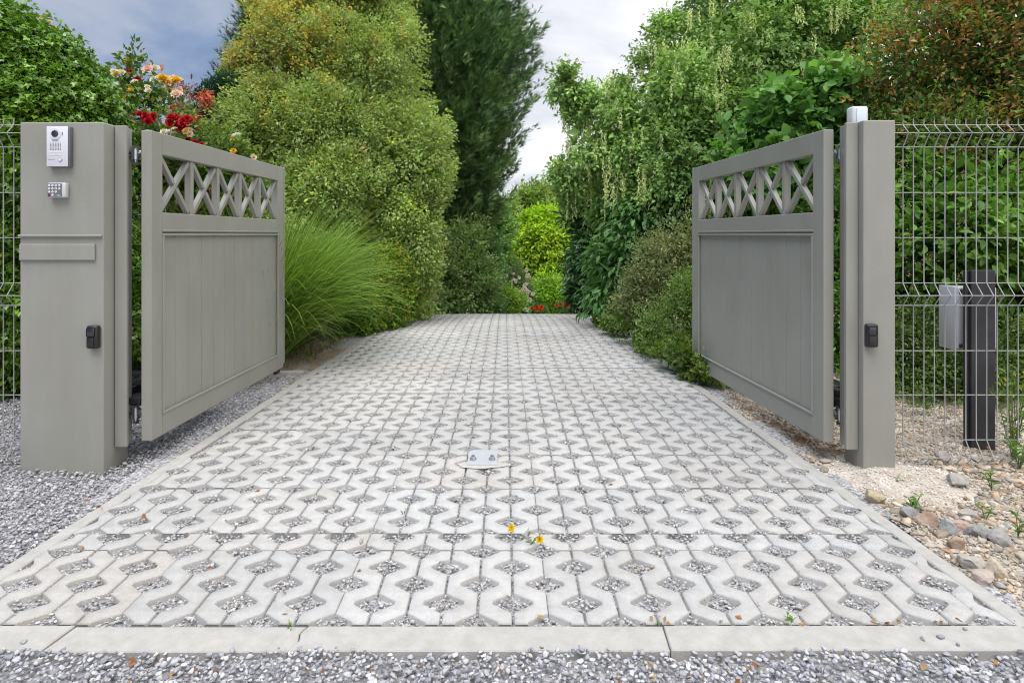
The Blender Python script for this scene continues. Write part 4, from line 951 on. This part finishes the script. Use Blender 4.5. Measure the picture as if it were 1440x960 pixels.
# ---- right-hand side
LP = [(.10, .165, .05), (.125, .19, .06), (.075, .13, .045), (.155, .235, .065)]
lab_bl = [Bb(1080, 80, 7.6, 110, 110), Bb(960, 150, 7.4, 80, 90), Bb(1030, 70, 7.8, 70, 70), Bb(890, 205, 7.4, 56, 66, None, .6), Bb(825, 200, 7.5, 30, 46, None, .4), Bb(855, 135, 7.5, 22, 26, None, .35), Bb(935, 105, 7.6, 40, 44, None, .5), Bb(1000, 240, 7.2, 110, 80), Bb(895, 280, 7.4, 58, 52, None, .8),
          Bb(1165, 75, 7.6, 80, 90), Bb(1150, 170, 7.3, 100, 90), Bb(1060, 200, 7.2, 90, 80), Bb(1245, 10, 7.8, 30, 24, None, .4), Bb(930, 50, 7.8, 20, 20, None, .25), Bb(800, 240, 7.6, 24, 34, None, .5), Bb(1015, 0, 8, 50, 50, None, .7), Bb(798, 118, 7.5, 11, 16, .1, .5), Bb(806, 146, 7.5, 12, 18, .1, .3), Bb(820, 172, 7.5, 14, 20, .12, .3)]
lab = plant('laburnum_tree', 'large leafy tree hung with pale green seed pods on the right', 'tree', lab_bl, 30, bough=.36, bn=34, cd=105, lpc=20, cr=.11, size=.062, width=.58, gain=2.2, pal=LP, sprig=.24, base=(2.9, 7.8), tr=.11, limbs=9, up=.2, droop=.4, inner=.2)
r = np.random.default_rng(90); Pp, Aa, Nn, Ss, Cc = [], [], [], [], []
for b in lab_bl:
    b = np.array(b[:6]); n = int(150 * b[3] * b[5]) + 8
    d = unit(r.normal(size=(n, 3))); d[:, 1] = -np.abs(d[:, 1]); q = b[:3] + d * b[3:6] * (1.04 + .2 * r.random((n, 1)))
    for s_ in q:
        if r.random() < .45: continue
        ln = .14 + .22 * r.random(); k_ = int(ln / .011); c0 = np.array([.60, .66, .30]) * (.75 + .5 * r.random())
        for c_ in range(int(1 + 4.5 * r.random())):
            o_ = s_ + r.normal(size=3) * np.array([.035, .035, .02])
            for j in range(k_):
                Pp.append(o_ - np.array([0, 0, j * .011]) + r.normal(size=3) * .006); Aa.append(np.array([r.normal() * .5, r.normal() * .5, -1])); Nn.append(np.array([r.normal(), -1, r.normal()])); Ss.append(.030); Cc.append(c0 * (.8 + .4 * r.random()))
o = link('seed_pods', leaves_mesh('seed_pods', np.array(Pp), np.array(Aa), np.array(Nn), np.array(Ss), .5, np.clip(np.array(Cc), 0, 1), T_QUAD), LEAF, lab, kind='stuff')
plant('hazel_bush', 'bush with large pale green leaves above the right gate leaf', 'shrub', [Bb(1140, 150, 6, 60, 40), Bb(1095, 170, 6, 40, 42), Bb(1190, 140, 6.1, 40, 34), Bb(1150, 200, 6, 80, 40), Bb(1080, 235, 6, 60, 40)], 33, cd=80, lpc=8, cr=.11, size=.105, width=.8, tpl=T_OVAL, pal=[(.085, .17, .035), (.10, .21, .05), (.06, .14, .03)], droop=.4, base=(3.2, 6.2), inner=.2, tr=.03)
plant('laurel', 'dark glossy laurel at the right end of the drive', 'shrub', [Bb(840, 300, 10.6, 34, 58), Bb(846, 375, 10.4, 36, 60), Bb(870, 400, 10, 40, 48), Bb(820, 400, 10.8, 12, 38), Bb(880, 330, 10.6, 50, 60), Bb(828, 270, 10.8, 20, 34)], 34, cd=90, lpc=10, cr=.14, size=.13, width=.36, tpl=T_OVAL, m=GLOSS, gain=1.6, pal=[(.03, .075, .025), (.042, .10, .035), (.06, .13, .045)], base=(1.9, 10.8), up=.2, droop=.3, sprig=.06)
plant('shrub', 'arching shrub with rows of hanging leaves left of the right gate leaf', 'shrub', [Bb(920, 320, 7.2, 60, 50), Bb(885, 365, 7.1, 45, 45), Bb(950, 290, 7.2, 50, 45), Bb(868, 410, 7.3, 30, 36), Bb(900, 300, 7.4, 50, 40), Bb(1000, 330, 7, 80, 60)], 35, cd=66, lpc=12, cr=.14, size=.10, width=.42, pal=[(.045, .105, .03), (.06, .135, .04), (.08, .16, .05)], droop=.75, up=.3, out=.7, rnd=.35, base=(2.0, 7.4), sprig=.15)
plant('shrub', 'grey green cream edged shrub by the drive at the right gate leaf', 'shrub', [Bb(940, 375, 5.9, 44, 42), Bb(915, 410, 5.9, 46, 34), Bb(965, 350, 6, 40, 40), Bb(1000, 390, 5.9, 60, 60), Bb(900, 440, 6, 30, 24)], 36, cd=150, lpc=14, cr=.08, size=.036, width=.45, pal=[(.10, .12, .045), (.13, .15, .06), (.08, .10, .035)], edge=(.42, .42, .24, .5), base=(1.75, 6.1), sprig=.12, tr=.02)
plant('shrub', 'fine leaved green shrub low beside the drive under the cream edged one', 'shrub', [Bb(950, 450, 5.4, 40, 38), Bb(915, 465, 5.5, 32, 26), Bb(970, 420, 5.4, 34, 44), Bb(1010, 450, 5.3, 60, 60), Bb(885, 448, 6.1, 26, 22)], 37, cd=190, lpc=14, cr=.06, size=.028, width=.35, pal=[(.09, .15, .035), (.12, .18, .05), (.065, .115, .025)], base=(1.62, 5.5), sprig=.15, tr=.015)
plant('ground_cover_plant', 'low green ground cover spilling onto the drive edge by the right gate leaf', 'plant', [Bb(945, 492, 5.0, 36, 12, .25), Bb(975, 500, 4.7, 34, 14, .22), Bb(905, 478, 5.7, 26, 10, .2), Bb(1005, 520, 4.5, 40, 16, .2), Bb(870, 455, 6.6, 20, 10, .2), Bb(850, 445, 7.4, 16, 8, .2)], 38, cd=300, lpc=10, cr=.05, size=.036, width=.6, gain=1.25, pal=[(.08, .14, .025), (.11, .18, .035), (.06, .11, .02), (.15, .19, .03)], base=(1.5, 5.0), stem=None, part='leaves', back=-.9)
plant('shrub', 'shrub filling the gap between right gate leaf and slim post', 'shrub', [Bb(1080, 420, 5.6, 90, 90), Bb(1180, 430, 5.2, 60, 110), Bb(1180, 330, 5.6, 70, 80), Bb(1240, 400, 5.2, 60, 90), Bb(1190, 530, 5.0, 60, 40)], 39, cd=150, lpc=12, cr=.08, size=.05, width=.5, pal=[(.07, .14, .025), (.10, .17, .035), (.05, .10, .02)], base=(2.9, 5.4))
# hedge with brownish seed heads behind the fence
hp = lambda p: np.where((np.random.default_rng(len(p)).random((len(p), 1)) < np.clip((p[:, 2:3] - 1.5) / 3.2, 0, .4)), np.array([.19, .11, .035]), pick(np.random.default_rng(len(p) + 1), [(.05, .10, .02), (.075, .135, .025), (.035, .075, .018), (.10, .16, .03)], len(p)))
hb = [Bb(1330, 100, 5.4, 100, 100), Bb(1420, 60, 5.2, 90, 110), Bb(1260, 150, 5.6, 60, 55, None, .8), Bb(1430, 190, 5.0, 80, 90), Bb(1320, 210, 5.2, 100, 70), Bb(1380, 0, 5.4, 90, 60, None, .7), Bb(1310, 75, 5.6, 44, 44, None, .4), Bb(1490, 120, 5.2, 70, 160), Bb(1440, 290, 5.0, 90, 80), Bb(1255, 205, 5.5, 60, 40)]
sh = plant('flowering_hedge', 'tall shrub with orange brown seed heads above the wire fence', 'shrub', hb, 71, cd=110, lpc=13, cr=.10, size=.052, width=.5, pal=hp, sprig=.14, base=(4.2, 5.4), tr=.06, limbs=8, inner=.25)
r = np.random.default_rng(91); Pp, Cc = [], []
for b in hb:
    b = np.array(b[:6]); n = int(260 * b[3] * b[5])
    d = unit(r.normal(size=(n, 3))); d[:, 1] = -np.abs(d[:, 1]); q = b[:3] + d * b[3:6] * (.9 + .22 * r.random((n, 1)))
    for s_ in q:
        m_ = 16; Pp.append(s_ + r.normal(size=(m_, 3)) * np.array([.03, .03, .022])); Cc.append(np.array([.50, .27, .11]) * (.6 + .6 * r.random()) * (.8 + .4 * r.random((m_, 1))))
Pp = np.concatenate(Pp); n = len(Pp)
link('seed_heads', leaves_mesh('seed_heads', Pp, r.normal(size=(n, 3)), r.normal(size=(n, 3)), .016 * (.6 + .8 * r.random(n)), .8, np.clip(np.concatenate(Cc), 0, 1), T_QUAD), PETAL, sh, kind='stuff')
s2 = plant('leafy_shrub', 'leafy green shrub seen through the upper half of the wire fence', 'shrub', [Bb(1330, 330, 4.7, 80, 75), Bb(1410, 330, 4.6, 70, 80), Bb(1270, 350, 4.9, 60, 70), Bb(1470, 380, 4.6, 70, 110), Bb(1350, 390, 4.7, 90, 40), Bb(1290, 280, 5, 60, 60)], 72, cd=130, lpc=9, cr=.09, size=.082, width=.52, tpl=T_OVAL, pal=[(.065, .14, .02), (.09, .18, .03), (.05, .105, .018), (.12, .21, .04)], base=(3.4, 4.9), droop=.2, inner=.3, tr=.03)
r = np.random.default_rng(92); q = np.array([P(r.uniform(1262, 1440), r.uniform(230, 420), r.uniform(4.1, 4.4)) for _ in range(60)]); Pp = (q[:, None] + r.normal(size=(60, 9, 3)) * .018).reshape(-1, 3); n = len(Pp)
link('seed_heads', leaves_mesh('seed_heads', Pp, r.normal(size=(n, 3)), r.normal(size=(n, 3)), .012 * (.6 + .8 * r.random(n)), .8, pick(r, [(.45, .27, .15), (.5, .3, .2)], n), T_QUAD), PETAL, s2, kind='stuff')
plant('cotoneaster', 'small leaved dark green shrub low behind the wire fence', 'shrub', [Bb(1290, 490, 4.4, 60, 70), Bb(1340, 530, 4.2, 60, 70), Bb(1250, 540, 4.4, 50, 60), Bb(1400, 520, 4.3, 60, 80), Bb(1290, 580, 4.0, 60, 30), Bb(1460, 520, 4.4, 50, 90), Bb(1380, 590, 4.0, 50, 26)], 73, cd=330, lpc=12, cr=.05, size=.028, width=.5, pal=[(.045, .08, .018), (.065, .11, .025), (.035, .065, .015), (.10, .14, .04)], base=(3.0, 4.4), sprig=.12, tr=.02)

# ---- weeds, fallen leaves, twigs
def weed(label, px, py, hpx, seed, pal, n=22, w=.38, flower=(), sp=.5, cat='weed', zf=None, up=.9, ls=.34):
    r = np.random.default_rng(seed); d = F * H / (py - HZ); q = P(px, py, d); h = hpx * d / F
    z = -.02 if zf is None else float(zf(np.array(q[0]), np.array(d)))
    root = empty('weed', (q[0], d, z), label=label, cat=cat)
    Ns = max(2, n // 9); Ps, Ax = [], []; m = MB()
    for s_ in range(Ns):
        a = r.random() * 6.283; tip = np.array([math.cos(a) * sp * h * (.3 + .6 * r.random()), math.sin(a) * sp * h * (.3 + .6 * r.random()), h * (.7 + .3 * r.random())])
        b = np.array([q[0], d, z]); m.tube([b, b + tip * .5 + [0, 0, .05 * h], b + tip], [.0022, .0018, .001], 5)
        for i in range(max(3, n // Ns)):
            t = .15 + .85 * r.random(); Ps.append(b + tip * t); an = r.random() * 6.283; Ax.append([math.cos(an), math.sin(an), .2 + .8 * r.random()])
    Ps = np.array(Ps); k = len(Ps)
    link('leaves', leaves_mesh('leaves', Ps, np.array(Ax), np.array([0, 0, up]) + .4 * r.normal(size=(k, 3)), h * ls * (.6 + .7 * r.random(k)), w, np.clip(pick(r, pal, k) * (1 + .15 * r.normal(size=(k, 1))), .01, 1), T_FOLD), LEAF, root)
    m.build('stem', mat('weed_stem', (.09, .14, .03), .6, (.13, .18, .05), scale=30) if 'weed_stem' not in bpy.data.materials else bpy.data.materials['weed_stem'], root)
    for (fx, fy, fw) in flower: blooms(root, [(fx, fy, d - .02, fw, 'gold')], seed)
WP = [(.12, .24, .03), (.16, .30, .04), (.09, .19, .03)]
weed('small green weed with two yellow flowers in a paver hole', 742, 764, 24, 101, [(.14, .20, .05), (.18, .2, .08)], 26, .25, ((719, 742, 7), (759, 758, 7.5)), sp=1.1)
weed('leafy green weed at the front kerb on the right', 1107, 874, 20, 102, WP, 18, .5)
weed('small green weed at the front kerb on the left', 407, 882, 16, 103, WP, 12, .5, sp=.9)
weed('flat green weed at the front kerb left of the upright one', 312, 880, 9, 104, WP, 8, .5, sp=1.4)
weed('thin green weed at the front kerb right of the middle', 928, 876, 18, 105, [(.2, .24, .06), (.16, .24, .05)], 12, .2)
weed('tiny weed sprout in the pavers left of the yellow flowers', 567, 722, 14, 106, WP, 8, .3)
weed('tiny green sprout in a paver hole further left', 509, 764, 14, 107, WP, 8, .25)
sz2 = lambda x, y: sand_z(x - xr(y) - .02, y)
weed('young feathery weed by the ochre rock', 1284, 714, 32, 108, WP, 26, .3, zf=sz2)
weed('young feathery weed nearest the wire fence', 1395, 684, 30, 109, WP, 26, .3, zf=sz2)
weed('young weed behind the mauve stone', 1386, 722, 24, 110, WP, 20, .3, zf=sz2)
weed('young weed at the right edge of the rubble', 1432, 745, 34, 111, [(.12, .22, .04), (.14, .18, .05)], 20, .3, zf=sz2)
weed('single green fallen sprig on the pale grit', 1260, 677, 8, 112, WP, 5, .4, sp=2.5, zf=sz2)
weed('tall leafy weed with tiny yellow flowers at the far right by the fence', 1424, 640, 130, 113, WP, 120, .22, tuple((1400 + 40 * random.random(), 520 + 90 * random.random(), 3.5) for _ in range(12)), sp=.35, zf=sz2, ls=.10)
weed('bushy green weed at the right edge before the fence', 1434, 655, 60, 114, WP, 70, .4, sp=.6, zf=sz2, ls=.16)
weed('small green weed at the foot of the left gravel yard', 26, 957, 12, 115, WP, 8, .5)
# fallen leaves lying about (too many small scraps to count)
r = np.random.default_rng(93); L_ = []
for (px, py) in [(210, 757), (150, 700), (485, 767)] + [(r.uniform(40, 1400), r.uniform(560, 875)) for _ in range(120)] + [(r.uniform(880, 1400), 878 - abs(r.normal()) * 3) for _ in range(26)] + [(r.uniform(0, 1440), r.uniform(925, 958)) for _ in range(40)] + [(r.uniform(0, 400), r.uniform(620, 800)) for _ in range(40)] + [(r.uniform(300, 420), r.uniform(527, 545)) for _ in range(70)] + [(1000 + t_ * 180 + r.normal() * 6, 548 + t_ * 90 + r.normal() * 3) for t_ in r.random(160)]:
    d = F * H / (py - HZ); L_.append(P(px, py, d))
L_ = np.array(L_); on_ = (L_[:, 0] > xl(L_[:, 1])) & (L_[:, 0] < xr(L_[:, 1])) & (L_[:, 1] > 1.74)
L_ = L_[~on_ | (lattice(L_[:, 0], L_[:, 1])[0] < .95) | (r.random(len(L_)) < .15)]; n = len(L_)
L_[:, 2] = np.where((L_[:, 0] > xl(L_[:, 1])) & (L_[:, 0] < xr(L_[:, 1])) & (L_[:, 1] > 1.7), np.where(lattice(L_[:, 0], L_[:, 1])[0] < .9, -.012, .004), np.where(L_[:, 0] > xr(L_[:, 1]), sz(L_[:, 0], L_[:, 1]) + .012, -.006))
link('leaf_litter', leaves_mesh('leaf_litter', L_, r.normal(size=(n, 3)) * [1, 1, .25], np.array([0, 0, 1.]) + .45 * r.normal(size=(n, 3)), .022 * (.5 + .9 * r.random(n)), .6, np.clip(pick(r, [(.38, .15, .05), (.45, .25, .08), (.30, .11, .04), (.55, .40, .18), (.22, .12, .06)], n), .01, 1), T_FOLD), PETAL, kind='stuff')

# ================================================================== SKY, SUN, CAMERA
w = bpy.data.worlds.new('World'); scene.world = w; w.use_nodes = True
nt = w.node_tree; N = nt.nodes; L = nt.links; bg = N['Background']
EL, AZ = 66, 204                                     # sun height, and compass bearing it comes from
sky = N.new('ShaderNodeTexSky'); sky.sky_type = 'NISHITA'; sky.sun_disc = False; sky.sun_elevation = R(EL); sky.sun_rotation = R(AZ)
tc = N.new('ShaderNodeTexCoord'); sp = N.new('ShaderNodeSeparateXYZ'); L.new(tc.outputs['Generated'], sp.inputs[0])
def mth(op, a, b=None):
    m = N.new('ShaderNodeMath'); m.operation = op
    for i, v in enumerate((a, b)):
        if v is None: continue
        if hasattr(v, 'links'): L.new(v, m.inputs[i])
        else: m.inputs[i].default_value = v
    return m.outputs[0]
zz = mth('ADD', mth('MAXIMUM', sp.outputs['Z'], 0.0), .16)
cb_ = N.new('ShaderNodeCombineXYZ'); L.new(mth('DIVIDE', sp.outputs['X'], zz), cb_.inputs[0]); L.new(mth('DIVIDE', sp.outputs['Y'], zz), cb_.inputs[1])
def noise(sc, off, det, ro):
    mp = N.new('ShaderNodeMapping'); mp.inputs['Location'].default_value = off; L.new(cb_.outputs[0], mp.inputs['Vector'])
    n = N.new('ShaderNodeTexNoise'); n.inputs['Scale'].default_value = sc; n.inputs['Detail'].default_value = det; n.inputs['Roughness'].default_value = ro; n.inputs['Distortion'].default_value = .4
    L.new(mp.outputs[0], n.inputs['Vector']); return n.outputs['Fac']
n1 = noise(.9, (3.1, 1.7, 0), 7, .55)
# brighter to the right, heavier blue-grey cloud on the left
shift = mth('MULTIPLY', mth('ADD', sp.outputs['X'], .33), .62)
v = mth('ADD', n1, shift)
rp = N.new('ShaderNodeValToRGB'); el = rp.color_ramp.elements
el[0].position = .30; el[0].color = (.10, .175, .33, 1); el[1].position = .86; el[1].color = (.98, .98, 1.0, 1)
for p_, c_ in ((.42, (.22, .30, .46)), (.54, (.42, .46, .55)), (.66, (.66, .68, .74))): e = el.new(p_); e.color = (*c_, 1)
L.new(v, rp.inputs['Fac'])
sc_ = N.new('ShaderNodeMix'); sc_.data_type = 'RGBA'; sc_.blend_type = 'MULTIPLY'; sc_.inputs['Factor'].default_value = 1
hi = N.new('ShaderNodeMapRange'); hi.inputs['From Min'].default_value = .38; hi.inputs['From Max'].default_value = .75; hi.inputs['To Min'].default_value = .82; hi.inputs['To Max'].default_value = 1.75
L.new(sp.outputs['Z'], hi.inputs['Value']); gain = mth('MULTIPLY', hi.outputs[0], 10.0)
cb2 = N.new('ShaderNodeCombineXYZ')
for i in range(3): L.new(gain, cb2.inputs[i])
L.new(rp.outputs['Color'], sc_.inputs['A']); L.new(cb2.outputs[0], sc_.inputs['B'])
mx = N.new('ShaderNodeMix'); mx.data_type = 'RGBA'; mx.inputs['Factor'].default_value = .93
L.new(sky.outputs['Color'], mx.inputs['A']); L.new(sc_.outputs['Result'], mx.inputs['B'])
L.new(mx.outputs['Result'], bg.inputs['Color']); bg.inputs['Strength'].default_value = .1
sl = bpy.data.lights.new('sun', 'SUN'); sl.energy = 2.2; sl.angle = R(40); sl.color = (1, .975, .94)
so = bpy.data.objects.new('sun', sl); col.objects.link(so)
az = R(AZ); dv = Vector((-math.sin(az) * math.cos(R(EL)), -math.cos(az) * math.cos(R(EL)), -math.sin(R(EL)))); so.rotation_euler = dv.to_track_quat('-Z', 'Y').to_euler(); so.location = (0, 0, 20)
cam = bpy.data.cameras.new('camera'); co_ = bpy.data.objects.new('camera', cam); col.objects.link(co_); scene.camera = co_
co_.location = (0, 0, H); co_.rotation_euler = (R(90), 0, 0)
cam.sensor_width = 36; cam.lens = 36 * F / 1440; cam.shift_x = (720 - CX) / 1440; cam.shift_y = (HZ - 480) / 1440; cam.clip_end = 2000; cam.clip_start = .05
scene.view_settings.view_transform = 'Standard'; scene.view_settings.look = 'None'; scene.view_settings.exposure = .55; scene.view_settings.gamma = 1
scene.cycles.filter_width = 1.1; scene.cycles.use_denoising = True; scene.cycles.denoising_prefilter = 'ACCURATE'; scene.cycles.max_bounces = 8; scene.cycles.diffuse_bounces = 4; scene.cycles.transmission_bounces = 6
